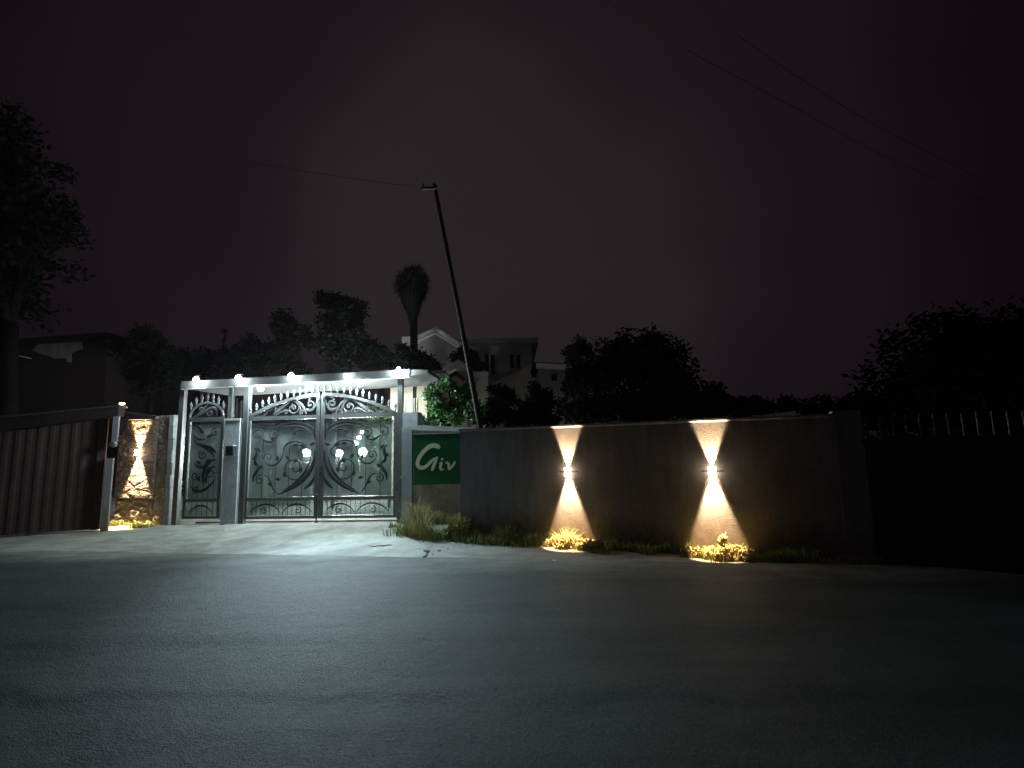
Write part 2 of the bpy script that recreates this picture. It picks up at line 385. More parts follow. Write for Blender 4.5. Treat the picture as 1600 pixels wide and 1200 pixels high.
class MB:
    def __init__(self): self.v = []; self.f = []
    def add(self, vs, fs):
        k = len(self.v); self.v += [tuple(x) for x in vs]; self.f += [tuple(i + k for i in q) for q in fs]; return self
    def hexa(self, p):        # 8 points: bottom 4 (ccw), top 4
        return self.add(p, [(0,3,2,1),(4,5,6,7),(0,1,5,4),(1,2,6,5),(2,3,7,6),(3,0,4,7)])
    def box(self, c, s):
        x, y, z = c; a, b, h = s[0]/2, s[1]/2, s[2]/2
        return self.hexa([(x-a,y-b,z-h),(x+a,y-b,z-h),(x+a,y+b,z-h),(x-a,y+b,z-h),(x-a,y-b,z+h),(x+a,y-b,z+h),(x+a,y+b,z+h),(x-a,y+b,z+h)])
    def pbox(self, pl, s0, s1, z0, z1, d0, d1, z0b=None, z1b=None):
        """box in a wall plane: s range, z range, d range (d1 nearer the road); z0b/z1b: heights at the s1 end"""
        if z0b is None: z0b = z0
        if z1b is None: z1b = z1
        W = pl.W
        return self.hexa([W(s0,z0,d1),W(s1,z0b,d1),W(s1,z0b,d0),W(s0,z0,d0),W(s0,z1,d1),W(s1,z1b,d1),W(s1,z1b,d0),W(s0,z1,d0)])
    def tube(self, pts, r, n=6, closed_ends=True, flat=None):
        """flat=(normal, ratio): squash the section along normal"""
        pts = [Vector(p) for p in pts]; m = len(pts)
        rr = r if isinstance(r, (list, tuple)) else [r]*m
        vs = []; fs = []
        prev = None
        for i, p in enumerate(pts):
            t = (pts[min(i+1, m-1)] - pts[max(i-1, 0)])
            t = t.normalized() if t.length > 1e-9 else Vector((0,0,1))
            if flat: a = flat[0].copy()
            elif prev is None:
                a = t.cross(Vector((0.13, 0.37, 0.9))).normalized()
            else: a = (prev - t*prev.dot(t)).normalized()
            prev = a
            b = t.cross(a).normalized()
            k1 = flat[1] if flat else 1.0
            for j in range(n):
                w = 2*math.pi*(j + 0.5)/n
                vs.append(p + a*(math.cos(w)*rr[i]*k1) + b*(math.sin(w)*rr[i]))
        for i in range(m-1):
            for j in range(n):
                k = (j+1) % n
                fs.append((i*n+j, i*n+k, (i+1)*n+k, (i+1)*n+j))
        if closed_ends:
            fs.append(tuple(range(n))[::-1]); fs.append(tuple((m-1)*n + j for j in range(n)))
        return self.add(vs, fs)
    def lathe(self, c, prof, n=12, axis=Vector((0,0,1))):
        axis = axis.normalized()
        a = axis.orthogonal().normalized(); b = axis.cross(a)
        c = Vector(c); vs = []; fs = []
        for (r, h) in prof:
            for j in range(n):
                w = 2*math.pi*j/n
                vs.append(c + axis*h + (a*math.cos(w) + b*math.sin(w))*max(r, 1e-4))
        m = len(prof)
        for i in range(m-1):
            for j in range(n):
                k = (j+1) % n
                fs.append((i*n+j, i*n+k, (i+1)*n+k, (i+1)*n+j))
        fs.append(tuple(range(n))[::-1]); fs.append(tuple((m-1)*n+j for j in range(n)))
        return self.add(vs, fs)
    def ball(self, c, r, n=12, m=8, sq=1.0):
        return self.lathe(c, [(r*math.sin(math.pi*i/m), -r*sq*math.cos(math.pi*i/m)) for i in range(m+1)], n)
    def prism(self, front, back):
        n = len(front)
        fs = [tuple(range(n)), tuple(range(n, 2*n))[::-1]]
        for i in range(n):
            j = (i+1) % n
            fs.append((i, i+n, j+n, j))
        return self.add(list(front)+list(back), fs)
    def build(self, name, m, parent=None, loc=None, smooth=False):
        if parent is not None: off = WLOC[parent.name]
        elif loc is not None: off = Vector(loc)
        else: off = Vector((0,0,0))
        A = np.array(self.v, dtype=float) - np.array(off)
        me = bpy.data.meshes.new(name)
        me.from_pydata(A.tolist(), [], self.f)
        me.materials.append(m)
        me.validate()
        if smooth:
            me.polygons.foreach_set('use_smooth', [True]*len(me.polygons))
        o = bpy.data.objects.new(name, me)
        COL.objects.link(o)
        if parent is not None:
            o.parent = parent
        else:
            o.location = off
        WLOC[o.name] = off
        return o

def quads(name, V, m, parent=None, loc=None):
    """V: (n,4,3) array of world quads"""
    off = np.array(WLOC[parent.name] if parent is not None else (loc or (0,0,0)), dtype=float)
    n = V.shape[0]
    P = (V.reshape(-1, 3) - off).astype(np.float32)
    me = bpy.data.meshes.new(name)
    me.vertices.add(4*n); me.vertices.foreach_set('co', P.ravel())
    me.loops.add(4*n); me.loops.foreach_set('vertex_index', np.arange(4*n, dtype=np.int32))
    me.polygons.add(n); me.polygons.foreach_set('loop_start', np.arange(0, 4*n, 4, dtype=np.int32))
    me.update(calc_edges=True)
    me.materials.append(m)
    o = bpy.data.objects.new(name, me); COL.objects.link(o)
    if parent is not None: o.parent = parent
    else: o.location = off
    WLOC[o.name] = Vector(off)
    return o

def leaf_quads(blobs, n, size, shell=0.5, droop=0.0):
    """blobs: (cx,cy,cz,rx,ry,rz); returns quads of pointed leaves spread through clumps"""
    B = np.array(blobs, dtype=float)
    w = B[:,3]*B[:,4]*B[:,5]; w = w**0.75; w /= w.sum()
    # sub clumps inside each blob: uneven outline
    nc = max(14, int(len(B)*15))
    ci = rng.choice(len(B), nc, p=w)
    d = rng.normal(size=(nc,3)); d /= np.linalg.norm(d, axis=1)[:,None]
    rad = rng.uniform(0.15, 0.88, nc)[:,None]
    cc = B[ci,:3] + d*rad*B[ci,3:6]
    cr_ = (rng.uniform(0.22, 0.50, nc)*B[ci,3:6].mean(axis=1))
    k = rng.choice(nc, n, p=cr_**1.6/np.sum(cr_**1.6))
    e = rng.normal(size=(n,3)); e /= np.linalg.norm(e, axis=1)[:,None]
    P = cc[k] + e*(rng.uniform(0,1,n)**shell)[:,None]*cr_[k][:,None]
    a = rng.normal(size=(n,3)); a[:,2] = a[:,2]*0.6 - droop; a /= np.linalg.norm(a, axis=1)[:,None]
    b = np.cross(a, rng.normal(size=(n,3))); b /= np.linalg.norm(b, axis=1)[:,None]
    s = size*rng.uniform(0.6, 1.4, n)[:,None]
    V = np.stack([P, P + a*s*0.5 + b*s*0.28, P + a*s, P + a*s*0.5 - b*s*0.28], axis=1)
    return V

def tree(name, base, blobs, n, size, leafm, label, cat='tree', group=None, trunk_r=0.14, crown='crown'):
    """base: ground point; blobs in world coordinates"""
    root = thing(name, base, label, cat, group)
    quads(crown, leaf_quads(blobs, n, size), leafm, root)
    B = blobs
    cz = min(b[2] - b[5]*0.5 for b in B)
    cz = max(cz, base[2] + 0.3)
    bx = sum(b[0] for b in B)/len(B); by = sum(b[1] for b in B)/len(B)
    mb = MB()
    b0 = Vector(base); top = Vector((bx*0.5 + b0.x*0.5, by*0.5 + b0.y*0.5, cz))
    mb.tube([b0 - Vector((0,0,0.05)), b0.lerp(top, 0.3) + Vector((trunk_r*0.4, 0, 0)), b0.lerp(top, 0.7), top], [trunk_r*1.3, trunk_r, trunk_r*0.85, trunk_r*0.75], 8)
    for q in B[:9]:
        c = Vector(q[:3]); mid = top.lerp(c, 0.5) + Vector((random.uniform(-.1,.1), random.uniform(-.1,.1), 0.1))
        mb.tube([top, mid, c], [trunk_r*0.6, trunk_r*0.4, trunk_r*0.12], 6)
        for _ in range(3):
            e = c + Vector((random.uniform(-1,1)*q[3], random.uniform(-1,1)*q[4], random.uniform(-.3,1)*q[5]))*0.8
            mb.tube([mid, (mid+e)/2 + Vector((0,0,.05)), e], [trunk_r*0.25, trunk_r*0.15, trunk_r*0.05], 5)
    mb.build('trunk', M['bark'], root, smooth=True)
    return root

def blobs_px(lst, Y, depth=None, dY=0.0):
    """clumps given by apparent position and radius at depth Y: (px,py,rpx[,rpy])"""
    out = []
    for q in lst:
        px, py, rx = q[:3]; ry = q[3] if len(q) > 3 else rx
        Yy = Y + random.uniform(-1, 1)*dY
        c = at(px, py, Yy); k = Yy/F*1.03
        out.append((c.x, c.y, c.z, rx*k, (depth or (rx*k)), ry*k))
    return out

def clone(o, loc, rotz=None, label=None, scale=None):
    c = o.copy(); COL.objects.link(c); c.location = loc
    if rotz is not None: c.rotation_euler = (0, 0, rotz)
    if scale: c.scale = (scale,)*3 if not isinstance(scale, tuple) else scale
    if label: c['label'] = label
    for ch in list(o.children):
        d = ch.copy(); COL.objects.link(d); d.parent = c
        for g in ch.children:
            h = g.copy(); COL.objects.link(h); h.parent = d
    return c

# ================================================================== planes of the place
GP = Plane(G(376, 818), G(622, 815.5))          # line of the gates
DW = Plane(G(720, 840), G(1325, 879))           # dark boundary wall right, stands forward of the gate
LF = Plane(G(-260, 856), G(178, 827))           # corrugated fence left
Z = lambda a, b, t: a + (b-a)*t

# ================================================================== ground
def ground():
    # one sheet to the horizon; finer near the camera
    def axis(lo, hi, step, far):
        a = list(np.arange(lo, hi+1e-6, step)); g = step; x = hi; up = []
        while x < far: g *= 1.45; x += g; up.append(x)
        g = step; x = lo; dn = []
        while x > -far: g *= 1.45; x -= g; dn.append(x)
        return np.array(dn[::-1] + a + up)
    xs = axis(-12, 10, 0.16, 600); ys = axis(1, 17, 0.16, 600)
    X, Y = np.meshgrid(xs, ys)
    Zz = np.zeros_like(X)
    for i in range(X.shape[0]):
        for j in range(X.shape[1]):
            x, y = X[i,j], Y[i,j]
            if -13 < x < 11 and 0 < y < 18:
                v = 0.014*mnoise.noise(Vector((x*0.9, y*0.9, 0))) + 0.008*mnoise.noise(Vector((x*3, y*3, 4)))
                Zz[i,j] = min(0.0, v - 0.014)
    vs = np.stack([X, Y, Zz], -1).reshape(-1, 3).tolist()
    nx = len(xs)
    fs = [(i*nx+j, i*nx+j+1, (i+1)*nx+j+1, (i+1)*nx+j) for i in range(len(ys)-1) for j in range(nx-1)]
    mb = MB(); mb.add(vs, fs)
    o = mb.build('ground', M['dirt'], smooth=True)
    tag(o, kind='structure')
ground()

ROADA = Vector((-9.0, 8.78, 0)); ROADB = Vector((4.0, 6.48, 0))
RU = (ROADB-ROADA).normalized(); RN = Vector((RU.y, -RU.x, 0))
if RN.y > 0: RN = -RN
def road():
    ss = np.concatenate([np.array([-90,-60,-40,-28,-20,-14,-9,-5]), np.arange(-2.5, 18.5, 0.055), np.array([20,24,30,40,60,90])])
    vv = np.concatenate([np.arange(0, 6.3, 0.042), np.array([6.6,7.2,8,9])])
    n = len(ss); vs = []
    def ridge(x, c, w): return math.exp(-((x-c)/w)**2)
    for v in vv:
        for s in ss:
            p = ROADA + RU*float(s)
            jag = 0.0
            if v == 0: jag = 0.10*mnoise.noise(Vector((s*1.1, 3, 0))) + 0.05*mnoise.noise(Vector((s*5, 1, 0)))
            p = p + RN*(float(v) + jag)
            x, y = p.x, p.y
            z = 0.012 + 0.010*mnoise.noise(Vector((x*0.8, y*1.6, 7))) + 0.006*mnoise.noise(Vector((x*3.5, y*3.5, 2))) + 0.0035*mnoise.noise(Vector((x*11, y*11, 2)))
            # long low patch seams running along the road
            c1 = 4.36 + 0.05*mnoise.noise(Vector((x*0.9, 0, 3))) - 0.03*(x+1.6)
            c2 = 3.42 + 0.16*mnoise.noise(Vector((x*1.8, 0, 9))) - 0.05*(x+1.2)
            if y < c1: z -= 0.009*min(1, (c1-y)/0.10)*math.exp(-((c1-y)/0.55)**2)
            z += 0.008*ridge(y, c1+0.12, 0.14)
            if y < c2: z -= 0.011*min(1, (c2-y)/0.09)*math.exp(-((c2-y)/0.45)**2)
            z += 0.006*ridge(y, c2+0.10, 0.12)
            c3 = 2.95 + 0.10*mnoise.noise(Vector((x*2.1, 0, 19)))
            z += 0.006*ridge(y, c3+0.08, 0.10)
            vs.append((x, y, max(0.004, z + 0.012)))
    fs = [(i*n+j, (i+1)*n+j, (i+1)*n+j+1, i*n+j+1) for i in range(len(vv)-1) for j in range(n-1)]
    mb = MB(); mb.add(vs, fs)
    o = mb.build('road', M['asphalt'], smooth=True); tag(o, kind='structure')
road()

def apron():
    a = [G(352,819), G(350,832), G(318,858), G(300,872), G(660,872), G(672,858), G(636,838), G(626,818)]
    c = sum(a, Vector())/len(a)
    ring = []
    n = len(a)
    for i in range(n):
        for t in np.arange(0, 1, 0.04):
            p = a[i].lerp(a[(i+1) % n], float(t))
            w = 0.12*mnoise.noise(Vector((p.x*3, p.y*3, 5))) + 0.05*mnoise.noise(Vector((p.x*11, p.y*11, 5)))
            if p.y > 10.2: w = 0
            ring.append(p + (p-c).normalized()*w)
    vs = []; fs = []; K = 14; m = len(ring)
    for k in range(K):
        f = 1 - k/K
        for p in ring:
            q = c + (p-c)*f
            edge = min(1, k/2)
            vs.append((q.x, q.y, 0.003 + 0.006*edge + 0.004*mnoise.noise(Vector((q.x*2, q.y*2, 0)))*edge))
    vs.append((c.x, c.y, 0.012))
    for k in range(K-1):
        for j in range(m):
            l = (j+1) % m
            fs.append((k*m+j, k*m+l, (k+1)*m+l, (k+1)*m+j))
    for j in range(m): fs.append(((K-1)*m+j, (K-1)*m+(j+1) % m, K*m))
    mb = MB(); mb.add(vs, fs)
    o = mb.build('driveway', M['apron'], smooth=True); tag(o, kind='structure')
apron()
# yard paving inside the gates
mb = MB()
y0 = [GP.W(-1.3, 0, -0.25), GP.W(4.6, 0, -0.25), GP.W(5.5, 0, -14), GP.W(-4, 0, -14)]
mb.prism([p + Vector((0,0,0.01)) for p in y0], [p + Vector((0,0,-0.05)) for p in y0])
tag(mb.build('yard_paving', M['paving']), kind='structure')

# ================================================================== gates (wrought iron, all in the gate line)
def spiral(c, r0, turns, a0, r1=0.012, n=26, hand=1):
    out = []
    for i in range(n+1):
        t = i/n
        a = a0 + hand*turns*2*math.pi*t
        r = r0*(1-t)**0.85 + r1
        out.append((c[0] + r*math.cos(a), c[1] + r*math.sin(a)))
    return out
def bez(p0, p1, p2, p3, n=18):
    o = []
    for i in range(n+1):
        t = i/n; u = 1-t
        o.append((u**3*p0[0]+3*u*u*t*p1[0]+3*u*t*t*p2[0]+t**3*p3[0], u**3*p0[1]+3*u*u*t*p1[1]+3*u*t*t*p2[1]+t**3*p3[1]))
    return o
def flatbar(mb, pl, pts, r, d, taper=None, ratio=0.55):
    n = len(pts)
    rr = [r]*n if taper is None else [r*(taper[0] + (taper[1]-taper[0])*abs(2*i/(n-1)-1)**1.5) for i in range(n)]
    mb.tube([pl.W(p[0], p[1], d) for p in pts], rr, 6, flat=(pl.n, ratio))

def finial_mb(pl, s, z, d, h=0.21):
    mb = MB(); c = pl.W(s, z, d)
    mb.lathe(c, [(0.014,-0.03),(0.014,0.03),(0.026,0.045),(0.026,0.06),(0.014,0.07),(0.034,0.105),(0.036,0.125),(0.020,0.175),(0.006,h-0.005),(0.001,h)], 8)
    return mb
def leaf_pl(mb, pl, s, z, ang, L, w, d):
    """pointed cast leaf lying on the gate"""
    c, q = math.cos(ang), math.sin(ang)
    pr = [(0,0),(0.18,0.55),(0.42,0.95),(0.55,1.0),(0.78,0.6),(1,0)]
    top = [(t*L, k*w) for t, k in pr]; bot = [(t*L, -k*w*0.6) for t, k in pr[1:-1]][::-1]
    P = [(s + x*c - y*q, z + x*q + y*c) for x, y in top+bot]
    mb.prism([pl.W(a, b, d+0.014) for a, b in P], [pl.W(a, b, d) for a, b in P])

ZR = 2.405           # middle of the top rail of the double gate
ARC_L, ARC_R, ARC_Z, ARC_H = 0.06, 3.66, 2.43, 0.50
SC = 1.845           # centre line of the double gate
def arch_z(s):
    t = (s-(ARC_L+ARC_R)/2)/((ARC_R-ARC_L)/2)
    return ARC_Z + ARC_H*(1-abs(t)**1.9)

def gate_leaf(side):
    """side +1: right leaf, -1: left leaf; both mirror about SC"""
    sx = lambda a: SC + side*a            # a: distance from the centre line
    lab = ('left leaf of the ornate double driveway gate, beside the letter box pier' if side < 0 else
           'right leaf of the ornate double driveway gate, nearer the green sign')
    root = thing('driveway_gate_leaf', GP.W(sx(0.9), 0, 0), lab, 'gate', 'leaves of the driveway gate')
    fr = MB()
    a0, a1 = 0.012, (1.825 if side > 0 else 1.775)
    def pb(mb, u0, u1, z0, z1, d0, d1, z0b=None, z1b=None):
        s0, s1 = sorted((sx(u0), sx(u1)))
        if side < 0 and z0b is not None: z0, z0b = z0b, z0
        if side < 0 and z1b is not None: z1, z1b = z1b, z1
        mb.pbox(GP, s0, s1, z0, z1, d0, d1, z0b, z1b)
    pb(fr, a0, a0+0.085, 0.10, arch_z(SC)-0.03, -0.03, 0.03)          # meeting stile
    pb(fr, a1-0.07, a1, 0.10, 2.44, -0.03, 0.03)                      # hanging stile
    pb(fr, a0+0.085, a1-0.07, 2.36, 2.45, -0.028, 0.033)                # top rail
    pb(fr, a0+0.085, a1-0.07, 0.50, 0.58, -0.028, 0.033)                # mid rail
    pb(fr, a0+0.085, a1-0.07, 0.10, 0.16, -0.028, 0.033)                # bottom rail
    fr.build('frame', M['iron'], root)
    ar = MB()
    pts = []
    for i in range(41):
        s = Z(sx(a1-0.01), sx(0.03), i/40)
        pts.append((s, arch_z(s)))
    hh = 0.035
    F_ = [GP.W(s, z+hh, 0.036) for s, z in pts] + [GP.W(s, z-hh, 0.036) for s, z in pts[::-1]]
    B_ = [GP.W(s, z+hh, -0.030) for s, z in pts] + [GP.W(s, z-hh, -0.030) for s, z in pts[::-1]]
    n = len(pts)
    vs = F_ + B_; fs = []
    for i in range(n-1):
        j0, j1 = 2*n-1-i, 2*n-2-i
        fs += [(i, i+1, j1, j0), (i+2*n, j0+2*n, j1+2*n, i+1+2*n), (i, i+2*n, i+1+2*n, i+1), (j0, j1, j1+2*n, j0+2*n)]
    fs += [(0, 2*n-1, 4*n-1, 2*n), (n-1, 3*n-1, 3*n, n)]
    ar.add(vs, fs); ar.build('arch', M['iron'], root)
    # finials standing on the arch
    k = 12
    for i in range(k):
        a = 0.075 + (a1-0.10)*i/(k-0.9)
        finial_mb(GP, sx(a), arch_z(sx(a))+0.035, 0.003).build('finial', M['iron'], root, smooth=True)
    # scrolls in the tympanum
    sc_ = MB()
    H = lambda u, v: (sx(u), 2.45 + v)
    def curve(p, r=0.017, taper=None): flatbar(sc_, GP, p, r, 0.0, taper)
    def spi(u, v, r0, turns, a0, hand=1, r=0.016):
        pts = spiral((0,0), r0, turns, a0, hand=hand)
        curve([H(u+x, v+y) for x, y in pts], r)
    curve([H(*p) for p in bez((0.10,0.37),(0.13,0.10),(0.26,0.05),(0.36,0.13))], 0.017)
    spi(0.27, 0.24, 0.115, 1.25, -0.8, -1)
    curve([H(*p) for p in bez((0.10,0.42),(0.32,0.43),(0.30,0.34),(0.30,0.32))], 0.018, (1.5,0.6))
    curve([H(*p) for p in bez((0.36,0.02),(0.42,0.22),(0.55,0.38),(0.86,0.40))], 0.020, (1.5,0.8))
    curve([H(*p) for p in bez((0.52,0.02),(0.44,0.20),(0.62,0.36),(0.78,0.36))], 0.017, (1.3,0.8))
    spi(0.68, 0.17, 0.14, 1.5, 1.9, 1)
    curve([H(*p) for p in bez((1.16,0.04),(1.02,0.10),(0.90,0.30),(0.62,0.41))], 0.020, (1.7,0.6))
    curve([H(*p) for p in bez((1.18,0.03),(1.08,0.13),(1.02,0.22),(0.78,0.33))], 0.016, (1.5,0.6))
    curve([H(*p) for p in bez((1.12,0.02),(1.00,0.05),(0.94,0.16),(0.76,0.10))], 0.015, (1.5,0.6))
    spi(0.86, 0.085, 0.055, 1.1, 0.4, 1, 0.012)
    spi(0.48, 0.065, 0.05, 1.2, 2.6, -1, 0.012)
    curve([H(*p) for p in bez((1.14,0.03),(1.08,0.22),(1.16,0.32),(1.28,0.26))], 0.017, (1.3,0.8))
    spi(1.24, 0.19, 0.075, 1.3, 1.2, -1, 0.014)
    spi(1.38, 0.14, 0.07, 1.3, 2.2, -1, 0.013)
    curve([H(*p) for p in bez((1.30,0.12),(1.32,0.02),(1.46,0.00),(1.66,0.03))], 0.015, (1.3,0.6))
    for u, v, a in ((0.66,0.17,0.6),(0.72,0.19,1.9),(0.30,0.20,2.5)):
        leaf_pl(sc_, GP, sx(u), 2.45+v, a if side > 0 else math.pi-a, 0.10, 0.035, -0.005)
    leaf_pl(sc_, GP, sx(0.05), arch_z(SC)-0.16, math.pi/2, 0.11, 0.035, 0.032)
    sc_.build('arch_scrollwork', M['iron'], root, smooth=False)
    # frosted sheet fixed behind the bars
    for (z0, z1) in ((0.585, 2.30), (0.165, 0.495)):
        sh = MB(); s0, s1 = sorted((sx(a0+0.09), sx(a1-0.075)))
        sh.pbox(GP, s0, s1, z0, z1, -0.024, -0.020)
        sh.build('privacy_sheet', M['sheet'], root)
    # big flowing scrolls over the sheet
    pn = MB()
    def cv(p, r=0.016, taper=(1.6,0.5), d=0.006): flatbar(pn, GP, [(sx(u), v) for u, v in p], r, d, taper)
    def sp(u, v, r0, turns, a0, hand=1, r=0.014):
        cv([(u+x, v+y) for x, y in spiral((0,0), r0, turns, a0, hand=hand)], r, None)
    cv(bez((0.12,2.06),(0.30,2.34),(0.80,2.36),(1.14,2.14)), 0.022)
    cv(bez((0.20,2.00),(0.40,2.24),(0.72,2.26),(0.96,2.12)), 0.018)
    cv(bez((0.10,2.30),(0.18,2.20),(0.16,2.00),(0.11,1.86)), 0.018)
    cv(bez((0.30,2.02),(0.42,2.16),(0.60,2.14),(0.66,2.02)), 0.016)
    sp(1.12, 2.02, 0.12, 1.3, 1.4, -1)
    sp(1.52, 2.02, 0.12, 1.1, 2.4, -1)
    cv(bez((1.08,1.90),(1.22,1.82),(1.34,1.86),(1.44,1.96)), 0.020)
    sp(0.93, 2.32, 0.045, 1.2, 0, 1, 0.010); sp(1.62, 2.26, 0.06, 1.1, 3.4, 1, 0.012)
    cv(bez((0.96,2.30),(1.15,2.22),(1.40,2.22),(1.64,2.32)), 0.013)
    cv(bez((0.12,1.62),(0.10,1.20),(0.36,0.84),(0.98,0.64)), 0.030, (2.0,0.4))
    cv(bez((0.20,1.50),(0.26,1.16),(0.50,0.90),(0.86,0.72)), 0.020)
    cv(bez((0.10,1.05),(0.14,0.92),(0.22,0.84),(0.34,0.76)), 0.026)
    sp(0.60, 1.24, 0.28, 1.4, 3.9, 1, 0.017)
    sp(0.36, 1.58, 0.16, 1.3, 5.2, 1, 0.015)
    cv(bez((0.30,1.72),(0.56,1.96),(0.90,1.84),(0.88,1.60)), 0.018)
    cv(bez((0.88,1.62),(0.90,1.30),(1.22,1.20),(1.34,1.44)), 0.016)
    sp(1.24, 1.50, 0.10, 1.2, -0.4, 1)
    cv(bez((1.60,1.72),(1.40,1.62),(1.66,1.48),(1.50,1.36)), 0.022, (1.8,0.6))
    cv(bez((1.50,1.36),(1.36,1.22),(1.66,1.10),(1.58,0.94)), 0.022, (1.8,0.6))
    cv(bez((0.98,0.66),(1.20,0.80),(1.10,1.06),(1.34,1.08)), 0.016)
    sp(1.42, 0.98, 0.10, 1.3, 1.9, -1)
    for u, v, a, L in ((0.26,1.74,2.8,0.17),(0.34,1.72,0.3,0.17),(0.50,1.76,0.1,0.15),(0.70,1.42,0.7,0.17),(0.62,1.34,2.3,0.15),(0.46,1.12,1.9,0.14),
                       (1.44,1.62,0.9,0.15),(1.52,1.54,-0.7,0.15),(1.50,1.30,0.9,0.15),(1.46,1.22,2.5,0.14),(0.80,1.02,1.2,0.14),(0.92,0.98,0.2,0.13),(1.08,1.88,0.5,0.15),(0.20,2.14,1.2,0.14),
                       (0.58,2.06,-0.5,0.12),(1.00,1.40,1.4,0.13),(1.12,0.86,0.4,0.12)):
        leaf_pl(pn, GP, sx(u), v, a if side > 0 else math.pi-a, L, 0.045, -0.004)
    # lower panel
    cv(bez((0.14,0.24),(0.40,0.50),(0.70,0.46),(0.86,0.22)), 0.012)
    cv(bez((0.90,0.22),(1.06,0.50),(1.40,0.48),(1.66,0.24)), 0.012)
    sp(0.48, 0.28, 0.07, 1.2, 1.5, 1, 0.010); sp(1.28, 0.28, 0.07, 1.2, 1.5, -1, 0.010)
    pn.build('panel_scrollwork', M['iron_dark'], root, smooth=False)
    # slender bars behind the scrolls
    br = MB()
    for i in range(1, 15):
        u = a0 + 0.085 + (a1-a0-0.155)*i/15
        br.tube([GP.W(sx(u), 0.16, -0.008), GP.W(sx(u), 0.50, -0.008)], 0.006, 5)
    for i in range(1, 5):
        u = a0 + 0.085 + (a1-a0-0.155)*i/5
        br.tube([GP.W(sx(u), 0.58, -0.010), GP.W(sx(u), 2.36, -0.010)], 0.007, 5)
    br.build('infill_bars', M['iron_dark'], root)
    # drop bolt / wheel at the meeting stile
    if side < 0:
        db = MB()
        db.lathe(GP.W(sx(0.02), 0.014, 0.045), [(0.035,0),(0.035,0.03),(0.016,0.04),(0.018,0.55),(0.03,0.56),(0.03,0.62),(0.012,0.63)], 8)
        db.build('drop_bolt', M['black'], root)
    else:
        lk = MB(); lk.pbox(GP, sx(0.02), sx(0.11), 1.05, 1.25, 0.035, 0.055)
        lk.tube([GP.W(sx(0.06),1.16,0.055), GP.W(sx(0.06),1.16,0.09), GP.W(sx(0.17),1.16,0.09)], 0.010, 6)
        lk.build('handle', M['black'], root)
    for z in (0.7, 2.1):
        hg = MB(); hg.lathe(GP.W(sx(a1+0.006), z, 0.030), [(0.016,0),(0.016,0.14)], 8)
        hg.build('hinge', M['black'], root)
    return root
gate_leaf(-1); gate_leaf(1)

